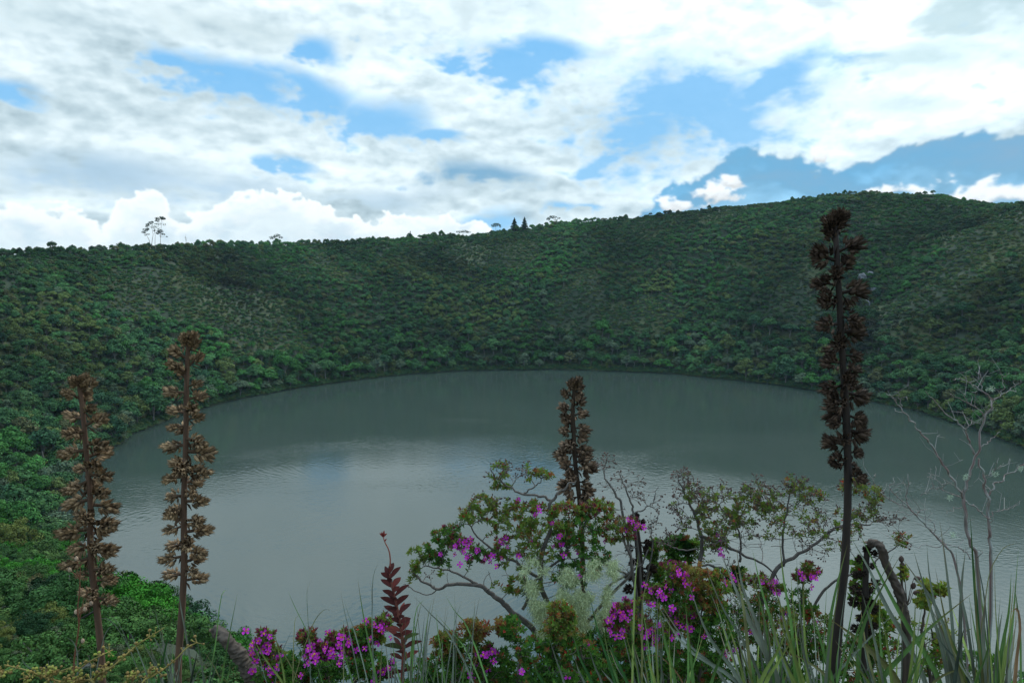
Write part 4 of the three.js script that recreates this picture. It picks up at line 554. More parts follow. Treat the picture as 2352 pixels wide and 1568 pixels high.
shrub({ name: 'glossy_shrub', label: 'dark glossy-leaved shrub in the gap left of the twiggy bush', group: 'glossy green shrubs', D: 3.3, foot: 1560, seed: 33, leafLen: 0.024, leafWid: 0.013, leavesPer: 22, twig: [0.07, 0.08, 0.03], limbs: [{ p: [[1560, 1500], [1562, 1380], [1560, 1290]] }, { p: [[1580, 1500], [1590, 1350], [1575, 1250]] }], sprays: [sp(1548, 1258, 22, 26, 20, dk), sp(1572, 1250, 20, 26, 18, { c: G.deep, c2: [0.03, 0.09, 0.02] }), sp(1600, 1262, 18, 30, 10, { c: G.lime, c2: G.fresh }), sp(1560, 1290, 30, 18, 14, dk), sp(1690, 1330, 22, 34, 18, { c: G.deep, c2: [0.02, 0.05, 0.015] }), sp(1560, 1380, 60, 50, 40, dk)] });
shrub({ name: 'glossy_shrub', label: 'yellow-green leafy shrub right of the dark dead stump', group: 'glossy green shrubs', D: 3.4, foot: 1510, seed: 34, leafLen: 0.02, leafWid: 0.009, leavesPer: 22, twig: [0.08, 0.09, 0.03], limbs: [{ p: [[1510, 1500], [1512, 1360], [1508, 1270]] }], sprays: [sp(1505, 1258, 24, 22, 22, { c: G.lime, c2: G.fresh }), sp(1490, 1275, 16, 20, 10, { c: G.lime, c2: G.fresh }), sp(1512, 1300, 30, 26, 20, { c: G.fresh, c2: G.lime }), sp(1505, 1350, 34, 40, 26, { c: G.fresh, c2: G.deep })] });
shrub({ name: 'pod_shrub', label: 'yellow-green round-leaved shrub with dark pods beside the bent dead stem', D: 2.85, foot: 2060, seed: 35, leafLen: 0.034, leafWid: 0.02, leavesPer: 7, twig: [0.1, 0.07, 0.05], limbs: [{ p: [[2000, 1600], [1998, 1420], [1990, 1300]] }, { p: [[2090, 1600], [2085, 1420], [2072, 1330], [2070, 1292]] }, { p: [[2140, 1600], [2120, 1450], [2130, 1380]] }], sprays: [sp(1972, 1300, 20, 26, 9, { c: G.lime, c2: G.fresh }), sp(1975, 1360, 24, 34, 12, { c: G.lime, c2: G.fresh }), sp(2000, 1400, 30, 40, 12, { c: G.fresh, c2: G.yellow }), sp(2132, 1350, 18, 22, 6, { c: G.yellow, c2: G.lime }), sp(2128, 1382, 24, 18, 6, { c: G.yellow, c2: G.lime }), sp(2160, 1350, 16, 16, 4, { c: G.yellow, c2: G.lime }), sp(2072, 1316, 8, 16, 3, { c: G.yellow, c2: G.lime }), sp(2165, 1470, 20, 30, 7, { c: G.yellow, c2: G.lime }), sp(2020, 1460, 50, 50, 20, { c: G.fresh, c2: G.lime })] });
{ // dark pods on that shrub's stems
  const host = scene.children[scene.children.length - 1], S0 = new Shape(), R = rng(3); tube(S0, [V(0, 0, 0), V(0, 0.007, 0), V(0, 0.017, 0), V(0, 0.026, 0), V(0, 0.031, 0)], [0.002, 0.009, 0.011, 0.007, 0.001], 8, (t, k) => vary([0.055, 0.03, 0.022], R, 0.4)); const pod = S0.build(true);
  for (const [x, y, t] of [[2071, 1292, 0], [2073, 1306, 0], [2100, 1329, -1.5], [2096, 1353, -0.3], [2098, 1362, -1.5]]) { const m = part('pod', pod, stemMat, host); m.position.copy(at(x, y, 2.85)).sub(host.position); m.rotation.z = t; const S = new Shape(); tube(S, [at(2085, 1390, 2.85).sub(host.position), at((x + 2085) / 2, y + 22, 2.85).sub(host.position), m.position.clone()], [0.003, 0.002, 0.0015], 4, [0.1, 0.07, 0.05]); part('stem', S.build(true), stemMat, host); }
}

// pale beard lichen hanging in the big bush
{
  const R = rng(51), S = new Shape(), D = 2.78;
  for (const [x, y, rx, ry, n] of [[1260, 1375, 55, 45, 900], [1330, 1350, 55, 50, 1000], [1300, 1420, 60, 50, 1100], [1370, 1400, 36, 60, 700], [1265, 1440, 40, 40, 500], [1395, 1310, 26, 26, 260], [1230, 1300, 40, 24, 220], [1345, 1305, 40, 26, 300], [1320, 1480, 50, 40, 400], [1410, 1440, 30, 40, 260]]) for (let i = 0; i < n * 2; i++) {
    const w = R() * 6.283, u = Math.pow(R(), 0.6), cl = Math.floor(R() * 9), jx = Math.sin(cl * 12.9 + x) * rx * 0.7, jy = Math.cos(cl * 7.3 + y) * ry * 0.7, p = at(x + jx + Math.cos(w) * u * rx * 0.27, y + jy + Math.sin(w) * u * ry * 0.27, D + (R() - 0.5) * 0.2), c = vary([0.46, 0.51, 0.28], R, 0.3), L = 0.014 + 0.035 * R(); let a = p, d = V((R() - 0.5) * 1.6, (R() - 0.62) * 1.4, (R() - 0.5) * 1.6);
    for (let k = 0; k < 3; k++) { const b = a.clone().addScaledVector(d, L / 3), ww = 0.0026 * (1 - k * 0.25), sx = (R() - 0.5), sy = R() - 0.5, l = Math.hypot(sx, sy) || 1; const i0 = S.v(a.x + sx / l * ww, a.y + sy / l * ww, a.z, c), i1 = S.v(a.x - sx / l * ww, a.y - sy / l * ww, a.z, c), i2 = S.v(b.x, b.y, b.z, c); S.t(i0, i1, i2); a = b; d.add(V((R() - 0.5) * 1.4, (R() - 0.6) * 1.2, (R() - 0.5) * 1.4)); }
  }
  const m = part('beard_lichen', S.build(false), foliageMat(0.9, 0.3), scene); describe(m, 'pale green beard lichen hanging in the pink-flowered bush', 'lichen', null, 'stuff');
}
// ---- sword leaves: each leaf a channelled, tapering blade of its own
function blade(pts, width, col, R, { tipBrown = 0.3, roll = 0, n = 14 } = {}) {
  const P = new THREE.CatmullRomCurve3(pts, false, 'centripetal').getPoints(n), S = new Shape(), t = V(), b = V(), m = V(), eye = V(0, EYE, 0), ph = R() * 90, rows = [];
  for (let i = 0; i <= n; i++) {
    const s = i / n; t.copy(P[Math.min(i + 1, n)]).sub(P[Math.max(i - 1, 0)]).normalize(); b.crossVectors(t, V(Math.sin(roll), 0, Math.cos(roll))).normalize(); m.crossVectors(b, t).normalize();
    const w = width * 0.5 * Math.max(0.02, (1 - Math.pow(s, 2.3)) * (0.82 + 0.18 * Math.min(1, s * 4))) * (1 + 0.05 * noise(i * 0.9, ph, 2)), v = 1 + 0.55 * noise(s * 11, ph, 1) + 0.45 * noise(s * 40, ph, 4), brown = tipBrown * sstep(0.72, 1, s + 0.1 * noise(s * 9, ph, 8)), c0 = mixc(col, [0.16, 0.09, 0.04], brown), row = [];
    for (const [q, h, k] of [[-1, 0.34, 1.05], [-0.5, 0.08, 0.95], [0, 0, 1.1], [0.5, 0.08, 0.9], [1, 0.34, 1.05]]) row.push(S.v(P[i].x + b.x * w * q + m.x * w * h, P[i].y + b.y * w * q + m.y * w * h, P[i].z + b.z * w * q + m.z * w * h, [c0[0] * v * k, c0[1] * v * k, c0[2] * v * k]));
    rows.push(row);
  }
  for (let i = 0; i < n; i++) for (let k = 0; k < 4; k++) { S.t(rows[i][k], rows[i][k + 1], rows[i + 1][k]); S.t(rows[i][k + 1], rows[i + 1][k + 1], rows[i + 1][k]); }
  return S.build(true);
}
const BL = { silver: [0.125, 0.14, 0.1], pale: [0.18, 0.188, 0.14], green: [0.085, 0.16, 0.04], deep: [0.035, 0.105, 0.025], lime: [0.19, 0.24, 0.06], olive: [0.14, 0.135, 0.05], brown: [0.2, 0.11, 0.055], dark: [0.045, 0.06, 0.045] };
// plants: [foot px, distance]; leaves: [plant, colour, width px, distance offset, tip ... lower point]
function swordPlant(label, group, footPx, D, leaves, seed, { name = 'sword_leaf_plant', cat = 'plant', part: partName = 'leaf', fill = 0, fillBox, fillCols = ['silver', 'green'], fillW = 16 } = {}) {
  const R = rng(seed), foot = groundUnder(footPx, D), g = thing(name, label, cat, foot, group);
  const add = (pts, w, col, off) => {
    const n = pts.length, tipD = D + off, arr = pts.map(([x, y], i) => at(x, y, lerp(D + off * 0.3, tipD, 1 - i / (n - 1)))), low = arr[n - 1], prev = arr[n - 2], dir = low.clone().sub(prev).normalize();
    const root = V((R() - 0.5) * 0.1, -0.06, (R() - 0.5) * 0.1), rootW = root.clone().add(foot), mid = low.clone().addScaledVector(dir, Math.min(0.25, low.distanceTo(rootW) * 0.4)).lerp(rootW, 0.15);
    if (mid.y < rootW.y + 0.1) mid.y = rootW.y + 0.1;
    const path = [rootW, mid, ...arr.reverse()].map((p) => p.sub(foot)).map((p, i) => i ? p : root);
    part(partName, blade(path, w * 0.85 / 1572 * D, vary(BL[col], R, 0.18), R, { roll: (R() - 0.5) * 1.3, tipBrown: R() < 0.5 ? 0.7 : 0.15 }), bladeMat, g);
  };
  for (const [col, w, off, ...pts] of leaves) add(pts, w, col, off);
  for (let i = 0; i < fill; i++) { const [x0, x1, y0, y1] = fillBox, tx = lerp(x0, x1, R()), ty = lerp(y0, y1, R()), lx = lerp(footPx, tx, 0.45) + (R() - 0.5) * 30, mx = lerp(lx, tx, 0.55) + (R() - 0.5) * 14; add([[tx, ty], [mx, lerp(1600, ty, 0.55)], [lx, 1600]], fillW * (0.6 + 0.7 * R()), fillCols[Math.floor(R() * fillCols.length)], (R() - 0.35) * 0.5); }
  return g;
}
const Q = (zx, zy) => [1739.5 + 0.336 * zx, 1041.2 + 0.336 * zy], Q5 = (zx, zy) => [1225 + 0.336 * zx, 1041.2 + 0.336 * zy], Q2 = (zx, zy) => [0.2604 * zx, 1163.7 + 0.2604 * zy], Q3 = (zx, zy) => [490 + 0.2604 * zx, 1163.7 + 0.2604 * zy];
const swords = 'sword-leaved plants along the edge';
swordPlant('silvery sword-leaved plant at the bottom right corner with a curled brown leaf', swords, 2290, 2.05, [
  ['silver', 18, 0.1, Q(1250, 460), Q(1290, 760), Q(1335, 1200), Q(1350, 1568)], ['deep', 17, 0, Q(1460, 430), Q(1480, 800), Q(1510, 1200), Q(1530, 1560)], ['green', 15, 0, Q(1740, 820), Q(1722, 1080), Q(1680, 1300), Q(1640, 1568)], ['green', 15, -0.2, Q(1610, 1230), Q(1550, 1420), Q(1490, 1568)], ['brown', 20, -0.1, Q(1740, 1085), Q(1775, 1060), Q(1795, 1180), Q(1770, 1400), Q(1755, 1568)],
  ['silver', 16, 0.1, Q(1430, 640), Q(1400, 900), Q(1390, 1300), Q(1390, 1568)], ['pale', 15, 0, Q(1570, 930), Q(1550, 1200), Q(1560, 1568)], ['silver', 15, 0, Q(1680, 1080), Q(1650, 1250), Q(1625, 1568)], ['pale', 16, 0, Q(1750, 1130), Q(1720, 1300), Q(1700, 1568)], ['olive', 7, 0.1, Q(1780, 612), Q(1690, 645), Q(1600, 790), Q(1560, 1000)], ['silver', 14, 0.1, Q(1360, 640), Q(1380, 900), Q(1440, 1200)], ['dark', 10, 0.1, Q(1490, 640), Q(1520, 800), Q(1560, 1050)], ['silver', 16, 0, Q(1210, 1080), Q(1290, 1300), Q(1340, 1568)], ['green', 12, 0, Q(1760, 900), Q(1780, 1050), Q(1800, 1300)], ['silver', 12, 0.1, Q(1160, 590), Q(1180, 850), Q(1260, 1250)]], 61, { fill: 30, fillBox: [2130, 2352, 1260, 1490], fillCols: ['silver', 'lime', 'green', 'olive', 'pale'], fillW: 12 });
swordPlant('green sword-leaved plant with crossing blades right of the tallest stalk', swords, 2060, 2.0, [
  ['green', 20, 0, Q(1480, 950), Q(1180, 1190), Q(1000, 1370), Q(830, 1568)], ['green', 17, 0.1, Q(700, 540), Q(850, 850), Q(1000, 1130), Q(1250, 1560)], ['silver', 17, 0.2, Q(640, 570), Q(760, 780), Q(860, 1000), Q(1150, 1560)], ['green', 18, -0.1, Q(950, 660), Q(800, 940), Q(690, 1200), Q(580, 1560)], ['lime', 15, 0, Q(1200, 1000), Q(1130, 1300), Q(1080, 1568)], ['olive', 24, 0.1, Q(510, 1140), Q(640, 1230), Q(760, 1330), Q(950, 1540)], ['silver', 12, 0.2, Q(990, 710), Q(1090, 850), Q(1200, 1000), Q(1330, 1350)], ['dark', 14, -0.1, Q(1420, 1180), Q(1380, 1360), Q(1350, 1568)], ['green', 14, 0, Q(985, 690), Q(810, 1000), Q(720, 1200), Q(690, 1500)], ['silver', 13, 0.1, Q(1070, 660), Q(1140, 900), Q(1230, 1200), Q(1300, 1500)], ['dark', 9, 0, Q(1190, 1210), Q(1290, 1330), Q(1420, 1500)], ['olive', 14, 0, Q(1470, 1460), Q(1330, 1490), Q(1200, 1568)], ['silver', 10, 0, Q(950, 1080), Q(800, 1230), Q(620, 1420), Q(500, 1568)]], 62, { fill: 26, fillBox: [1900, 2180, 1330, 1520], fillCols: ['silver', 'green', 'lime', 'olive'], fillW: 11 });
swordPlant('bright green narrow sword-leaved plant leaning across the tallest stalk', swords, 1890, 1.95, [
  ['green', 12, 0, Q(620, 620), Q(560, 850), Q(500, 1150), Q(480, 1568)], ['green', 12, 0.1, Q(310, 870), Q(400, 1150), Q(470, 1400), Q(520, 1568)], ['lime', 14, -0.1, Q(250, 1060), Q(150, 1330), Q(20, 1568)], ['green', 13, 0.1, Q(150, 540), Q(180, 850), Q(230, 1150), Q(260, 1500)], ['silver', 13, 0.1, Q(270, 690), Q(285, 1000), Q(330, 1350), Q(390, 1568)], ['silver', 12, 0.1, Q(145, 930), Q(190, 1200), Q(290, 1500)], ['dark', 12, -0.1, Q(150, 1260), Q(190, 1400), Q(250, 1568)], ['olive', 11, 0, Q(200, 1350), Q(340, 1420), Q(480, 1530)], ['silver', 12, 0.1, Q(90, 1100), Q(150, 1350), Q(230, 1568)], ['lime', 13, -0.1, Q(260, 1240), Q(150, 1420), Q(60, 1568)]], 63, { fill: 24, fillBox: [1760, 1970, 1300, 1500], fillCols: ['silver', 'lime', 'green'], fillW: 10 });
swordPlant('wide silver sword-leaved plant right of the pink flowers', swords, 1760, 2.1, [
  ['pale', 22, 0.1, Q5(1290, 690), Q5(1400, 960), Q5(1520, 1230), Q5(1640, 1460)], ['silver', 15, 0.1, Q5(1060, 880), Q5(1190, 1230), Q5(1420, 1568)], ['silver', 12, 0.2, Q5(850, 1000), Q5(1050, 1290), Q5(1270, 1500)], ['green', 14, 0.1, Q5(1500, 660), Q5(1560, 930), Q5(1650, 1240)], ['green', 14, 0, Q5(1420, 1050), Q5(1300, 1350), Q5(1215, 1568)], ['silver', 11, 0.1, Q5(1150, 690), Q5(1290, 1040), Q5(1500, 1400)], ['pale', 13, 0.1, Q5(1390, 640), Q5(1430, 900), Q5(1560, 1250)], ['silver', 14, 0, Q5(1570, 1050), Q5(1590, 1300), Q5(1620, 1568)], ['olive', 11, 0.1, Q5(1380, 780), Q5(1420, 950), Q5(1450, 1150)], ['silver', 15, 0.1, Q5(800, 950), Q5(1050, 1330), Q5(1400, 1568)], ['green', 10, 0.1, Q5(1480, 780), Q5(1560, 1050), Q5(1610, 1300)], ['pale', 15, 0.1, Q5(1440, 960), Q5(1540, 1250), Q5(1630, 1500)]], 64, { fill: 24, fillBox: [1600, 1840, 1310, 1500], fillCols: ['silver', 'pale', 'green', 'lime'], fillW: 10 });
swordPlant('upright green sword-leaved plant below the pink-flowered bushes', swords, 1520, 1.95, [
  ['green', 15, 0, Q5(860, 1040), Q5(900, 1280), Q5(970, 1568)], ['green', 13, 0, Q5(1060, 1180), Q5(1080, 1400), Q5(1095, 1568)], ['green', 10, 0, Q5(660, 1100), Q5(690, 1350), Q5(725, 1568)], ['deep', 10, 0.1, Q5(380, 950), Q5(440, 1200), Q5(560, 1568)], ['silver', 8, 0, Q5(600, 1180), Q5(650, 1380), Q5(695, 1568)], ['brown', 6, 0, Q5(750, 1378), Q5(860, 1385), Q5(930, 1440), Q5(1010, 1540)], ['lime', 12, 0, Q5(770, 1330), Q5(800, 1450), Q5(830, 1568)], ['deep', 13, 0, Q5(500, 1250), Q5(560, 1400), Q5(640, 1568)], ['silver', 8, 0.1, Q5(850, 870), Q5(850, 1200), Q5(848, 1568)], ['olive', 7, 0.1, Q5(800, 800), Q5(750, 1000), Q5(745, 1250)], ['lime', 7, 0.1, Q5(720, 680), Q5(700, 850), Q5(690, 1050)], ['green', 8, 0.1, Q5(1040, 1000), Q5(1055, 1200), Q5(1062, 1450)]], 65, { fill: 16, fillBox: [1400, 1640, 1380, 1520], fillCols: ['green', 'lime', 'silver'], fillW: 7 });
swordPlant('thin silvery sword-leaved plant under the pale lichen', swords, 1310, 1.95, [
  ['silver', 8, 0, Q5(100, 1240), Q5(160, 1420), Q5(210, 1568)], ['silver', 9, 0, Q5(275, 1370), Q5(310, 1480), Q5(350, 1568)], ['deep', 11, 0, Q5(255, 1180), Q5(320, 1400), Q5(400, 1568)], ['silver', 9, 0, Q5(380, 1330), Q5(420, 1450), Q5(470, 1568)], ['green', 9, 0.1, Q5(480, 1200), Q5(520, 1400), Q5(580, 1568)], ['deep', 14, 0, Q5(0, 1420), Q5(30, 1500), Q5(70, 1568)], ['silver', 7, 0, Q5(460, 1470), Q5(500, 1520), Q5(540, 1568)]], 66);
const grasses = 'tall grass tufts along the edge';
swordPlant('grass tuft with tall green blades around the red-leaved plant', grasses, 930, 2.05, [
  ['green', 8, 0, Q3(1270, 630), Q3(1320, 950), Q3(1380, 1250), Q3(1440, 1552)], ['silver', 4, 0.1, Q3(1460, 480), Q3(1412, 600), Q3(1400, 900), Q3(1400, 1100)], ['green', 5, 0.1, Q3(1870, 815), Q3(1800, 880), Q3(1760, 1150), Q3(1740, 1552)], ['silver', 5, 0, Q3(1560, 1160), Q3(1570, 1350), Q3(1572, 1552)], ['silver', 5, 0, Q3(1598, 1250), Q3(1600, 1400), Q3(1602, 1552)], ['silver', 6, -0.1, Q3(1695, 950), Q3(1690, 1250), Q3(1670, 1552)], ['pale', 7, -0.1, Q3(1745, 1280), Q3(1745, 1400), Q3(1740, 1552)], ['green', 6, 0, Q3(1840, 830), Q3(1780, 1100), Q3(1750, 1500)], ['olive', 6, 0, Q3(1490, 1170), Q3(1480, 1350), Q3(1470, 1552)], ['silver', 3.5, 0.1, Q3(1385, 620), Q3(1400, 900), Q3(1405, 1150)], ['green', 6, 0, Q3(1140, 1200), Q3(1180, 1380), Q3(1225, 1552)], ['silver', 4, 0.1, Q3(1120, 735), Q3(1150, 900), Q3(1195, 1090)], ['silver', 4, 0.1, Q3(1150, 820), Q3(1190, 950), Q3(1250, 1120)]], 71, { name: 'grass_tuft', cat: 'grass tuft', part: 'blade', fill: 10, fillBox: [880, 1010, 1400, 1520], fillCols: ['green', 'silver'], fillW: 5 });
swordPlant('grass tuft with long green blades beside the bronze-tipped bush', grasses, 1020, 2.2, [
  ['green', 7, 0, Q3(2070, 910), Q3(2000, 1250), Q3(1940, 1552)], ['green', 6, 0.2, Q3(2040, 770), Q3(2130, 920), Q3(2240, 1060)], ['silver', 5, 0.1, Q3(1900, 880), Q3(1880, 1100), Q3(1850, 1400)], ['silver', 4, 0.2, Q3(1960, 740), Q3(1930, 900), Q3(1880, 1200)], ['silver', 6, 0.2, Q3(1760, 780), Q3(1900, 930), Q3(2100, 1150)], ['green', 5, 0.1, Q3(1930, 800), Q3(1880, 1050), Q3(1850, 1300)], ['silver', 4, 0.1, Q3(2125, 740), Q3(2130, 900), Q3(2120, 1150)], ['silver', 4, 0.1, Q3(2200, 820), Q3(2150, 950), Q3(2100, 1200)], ['green', 5, 0.1, Q3(1960, 900), Q3(1980, 1100), Q3(2010, 1300)], ['silver', 4, 0.1, Q3(2310, 780), Q3(2300, 950), Q3(2290, 1100)], ['silver', 4, 0.1, Q3(1830, 850), Q3(1780, 1100), Q3(1770, 1300)], ['silver', 5, 0.1, Q3(1890, 1150), Q3(1880, 1350), Q3(1870, 1552)], ['green', 5, 0.2, Q3(1950, 930), Q3(2100, 1100), Q3(2250, 1300)]], 72, { name: 'grass_tuft', cat: 'grass tuft', part: 'blade', fill: 12, fillBox: [940, 1110, 1360, 1500], fillCols: ['green', 'silver', 'silver'], fillW: 5 });
swordPlant('sparse grass tuft with arching blades above the brightest pink flowers', grasses, 700, 2.2, [
  ['green', 3.5, 0.1, Q3(660, 740), Q3(680, 800), Q3(740, 930), Q3(830, 1120)], ['silver', 3.5, 0.1, Q3(862, 632), Q3(826, 740), Q3(828, 900), Q3(840, 1120)], ['olive', 3, 0.1, Q3(1045, 928), Q3(990, 905), Q3(930, 950), Q3(850, 1100)], ['olive', 3, 0.1, Q3(790, 935), Q3(725, 980), Q3(712, 1100), Q3(705, 1250)], ['olive', 4, 0, Q3(520, 1105), Q3(560, 1200), Q3(640, 1330), Q3(750, 1552)], ['lime', 8, -0.1, Q3(350, 1160), Q3(400, 1250), Q3(490, 1390), Q3(610, 1552)], ['lime', 6, 0, Q3(530, 1060), Q3(560, 1220), Q3(600, 1380), Q3(630, 1552)], ['silver', 3, 0.1, Q3(335, 1070), Q3(350, 1180), Q3(400, 1320)], ['dark', 3, 0.1, Q3(285, 1235), Q3(320, 1330), Q3(410, 1440)], ['dark', 3, 0.1, Q3(690, 1090), Q3(640, 1200), Q3(600, 1300)], ['dark', 3, 0.1, Q3(680, 1140), Q3(720, 1200), Q3(780, 1290)], ['olive', 4, 0, Q3(1290, 1450), Q3(1260, 1510), Q3(1230, 1552)], ['olive', 3, 0.1, Q3(1105, 990), Q3(1145, 1015), Q3(1150, 1080)], ['dark', 6, -0.1, Q3(880, 1370), Q3(830, 1450), Q3(770, 1552)]], 73, { name: 'grass_tuft', cat: 'grass tuft', part: 'blade' });
swordPlant('grass tuft with two tall blades right of the dead branch', grasses, 470, 2.15, [
  ['green', 5, 0.1, Q2(2005, 728), Q2(1960, 760), Q2(1900, 1200), Q2(1840, 1552)], ['green', 6, 0, Q2(2092, 760), Q2(2020, 1130), Q2(1950, 1552)], ['silver', 5, 0, Q2(1880, 1250), Q2(1870, 1400), Q2(1840, 1552)], ['green', 5, 0, Q2(2030, 1320), Q2(2020, 1450), Q2(2000, 1552)], ['silver', 4, 0, Q2(1870, 1240), Q2(1800, 1370), Q2(1720, 1500)], ['olive', 4, 0, Q2(1790, 1270), Q2(1880, 1400), Q2(1950, 1552)], ['dark', 4, 0, Q2(1960, 1270), Q2(1900, 1400), Q2(1850, 1552)]], 74, { name: 'grass_tuft', cat: 'grass tuft', part: 'blade', fill: 6, fillBox: [440, 530, 1480, 1540], fillCols: ['green', 'silver'], fillW: 4 });
swordPlant('silvery arching sword-leaved plant at the foot of the left pair of stalks', swords, 395, 2.15, [
  ['silver', 7, 0.1, Q2(940, 952), Q2(1010, 985), Q2(1100, 1140), Q2(1190, 1380), Q2(1260, 1552)], ['silver', 4, 0.1, Q2(845, 1005), Q2(900, 985), Q2(970, 1000), Q2(1060, 1110), Q2(1150, 1280)], ['silver', 5, 0.1, Q2(1090, 1060), Q2(1150, 1120), Q2(1220, 1290), Q2(1310, 1530)], ['silver', 6, 0, Q2(1310, 1090), Q2(1360, 1160), Q2(1430, 1300), Q2(1500, 1552)], ['pale', 6, 0, Q2(1358, 872), Q2(1385, 1010), Q2(1440, 1250), Q2(1480, 1500)], ['silver', 5, 0, Q2(1230, 1140), Q2(1290, 1240), Q2(1390, 1420)], ['pale', 7, -0.1, Q2(1565, 640), Q2(1590, 880), Q2(1640, 1150), Q2(1690, 1500)], ['silver', 6, -0.1, Q2(1640, 990), Q2(1720, 1150), Q2(1760, 1300), Q2(1795, 1552)], ['deep', 8, -0.1, Q2(1552, 740), Q2(1490, 1070), Q2(1440, 1330), Q2(1395, 1552)], ['dark', 8, -0.1, Q2(1742, 1250), Q2(1710, 1400), Q2(1680, 1552)], ['silver', 6, 0, Q2(1310, 1180), Q2(1350, 1330), Q2(1440, 1552)], ['pale', 7, 0, Q2(1410, 1000), Q2(1440, 1200), Q2(1500, 1450)], ['silver', 6, 0, Q2(1480, 1180), Q2(1510, 1350), Q2(1560, 1552)], ['pale', 6, 0, Q2(1260, 1210), Q2(1330, 1330), Q2(1400, 1480)], ['silver', 4, 0, Q2(580, 1152), Q2(630, 1180), Q2(672, 1260), Q2(682, 1552)], ['silver', 4, 0, Q2(750, 1290), Q2(785, 1340), Q2(800, 1552)], ['silver', 4, 0, Q2(205, 1280), Q2(190, 1345), Q2(240, 1410), Q2(350, 1470)], ['silver', 3, 0, Q2(1020, 1020), Q2(950, 1080), Q2(910, 1160)], ['pale', 3, 0, Q2(860, 1380), Q2(780, 1395), Q2(690, 1460)], ['olive', 4, 0, Q2(940, 1488), Q2(1040, 1492), Q2(1100, 1540)]], 75, { fill: 16, fillBox: [290, 430, 1440, 1530], fillCols: ['silver', 'pale', 'green'], fillW: 6 });

// ---- red-leaved plant
{
  const D = 2.15, R = rng(81), foot = groundUnder(925, D), g = thing('red_leaved_plant', 'upright plant with dark red lance-shaped leaves and a thin shoot on top', 'plant', foot), S = new Shape();
  const stem = smoothPath([foot.clone().add(V(0, -0.1, 0)), at(922, 1600, D), at(926, 1500, D), at(920, 1440, D), at(908, 1380, D), at(893, 1318, D)].map((p) => p.sub(foot)), 30); tube(S, stem, stem.map((_, i) => lerp(0.008, 0.0035, i / 30)), 7, [0.13, 0.035, 0.022]); part('stem', S.build(true), stemMat, g);
  const S2 = new Shape(), shoot = smoothPath([at(893, 1320, D), at(896, 1285, D), at(892, 1262, D), at(884, 1246, D), at(880, 1234, D)].map((p) => p.sub(foot)), 14); tube(S2, shoot, shoot.map((_, i) => lerp(0.0028, 0.0016, i / 14)), 5, [0.2, 0.055, 0.035]); part('shoot', S2.build(true), stemMat, g);
  const redLeaf = (o, dir, len, wid, c) => { const up = V(0, 0.3, 1), P = [o, o.clone().addScaledVector(dir, len * 0.5).add(V(0, len * 0.04, 0)), o.clone().addScaledVector(dir, len).add(V(0, -len * 0.1, 0))], pts = new THREE.CatmullRomCurve3(P).getPoints(8), T = new Shape(), rows = [], b = V().crossVectors(dir, up).normalize(), n = V().crossVectors(b, dir); pts.forEach((p, i) => { const t = i / 8, w = wid * 0.5 * Math.pow(Math.sin(Math.PI * Math.min(1, t * 0.97 + 0.03)), 0.8), r = []; for (const q of [-1, 0, 1]) r.push(T.v(p.x + b.x * w * q + n.x * Math.abs(q) * w * 0.35, p.y + b.y * w * q + n.y * Math.abs(q) * w * 0.35, p.z + b.z * w * q + n.z * Math.abs(q) * w * 0.35, q ? c : [c[0] * 1.3, c[1] * 1.2, c[2] * 1.2])); rows.push(r); }); for (let i = 0; i < 8; i++) for (let k = 0; k < 2; k++) { T.t(rows[i][k], rows[i][k + 1], rows[i + 1][k]); T.t(rows[i][k + 1], rows[i + 1][k + 1], rows[i + 1][k]); } part('leaf', T.build(true), leafMat, g); };
  for (let i = 0; i < 46; i++) { const t = 0.3 + 0.7 * i / 45, p = stem[Math.min(30, Math.round(t * 30))], w = i * 2.4, c = t < 0.55 && R() < 0.4 ? vary([0.05, 0.06, 0.02], R) : vary(R() < 0.2 ? [0.12, 0.03, 0.024] : [0.062, 0.017, 0.015], R, 0.4), up = lerp(0.35, 1.2, t * t) + (R() - 0.5) * 0.5; redLeaf(p, V(Math.cos(w), up, Math.sin(w) * 0.8).normalize(), lerp(0.09, 0.055, t) * (0.6 + 0.55 * R()), 0.016 * (0.8 + 0.4 * R()), c); }
  for (const [x, y] of [[-0.5, 1], [0.25, 1.2], [0.75, 1], [0.1, 1], [-0.2, 1.1]]) redLeaf(shoot[14], V(x, y, (R() - 0.5)).normalize(), 0.025, 0.006, [0.16, 0.03, 0.025]);
  redLeaf(shoot[11], V(0.5, 1, 0).normalize(), 0.014, 0.004, [0.16, 0.03, 0.025]);
}
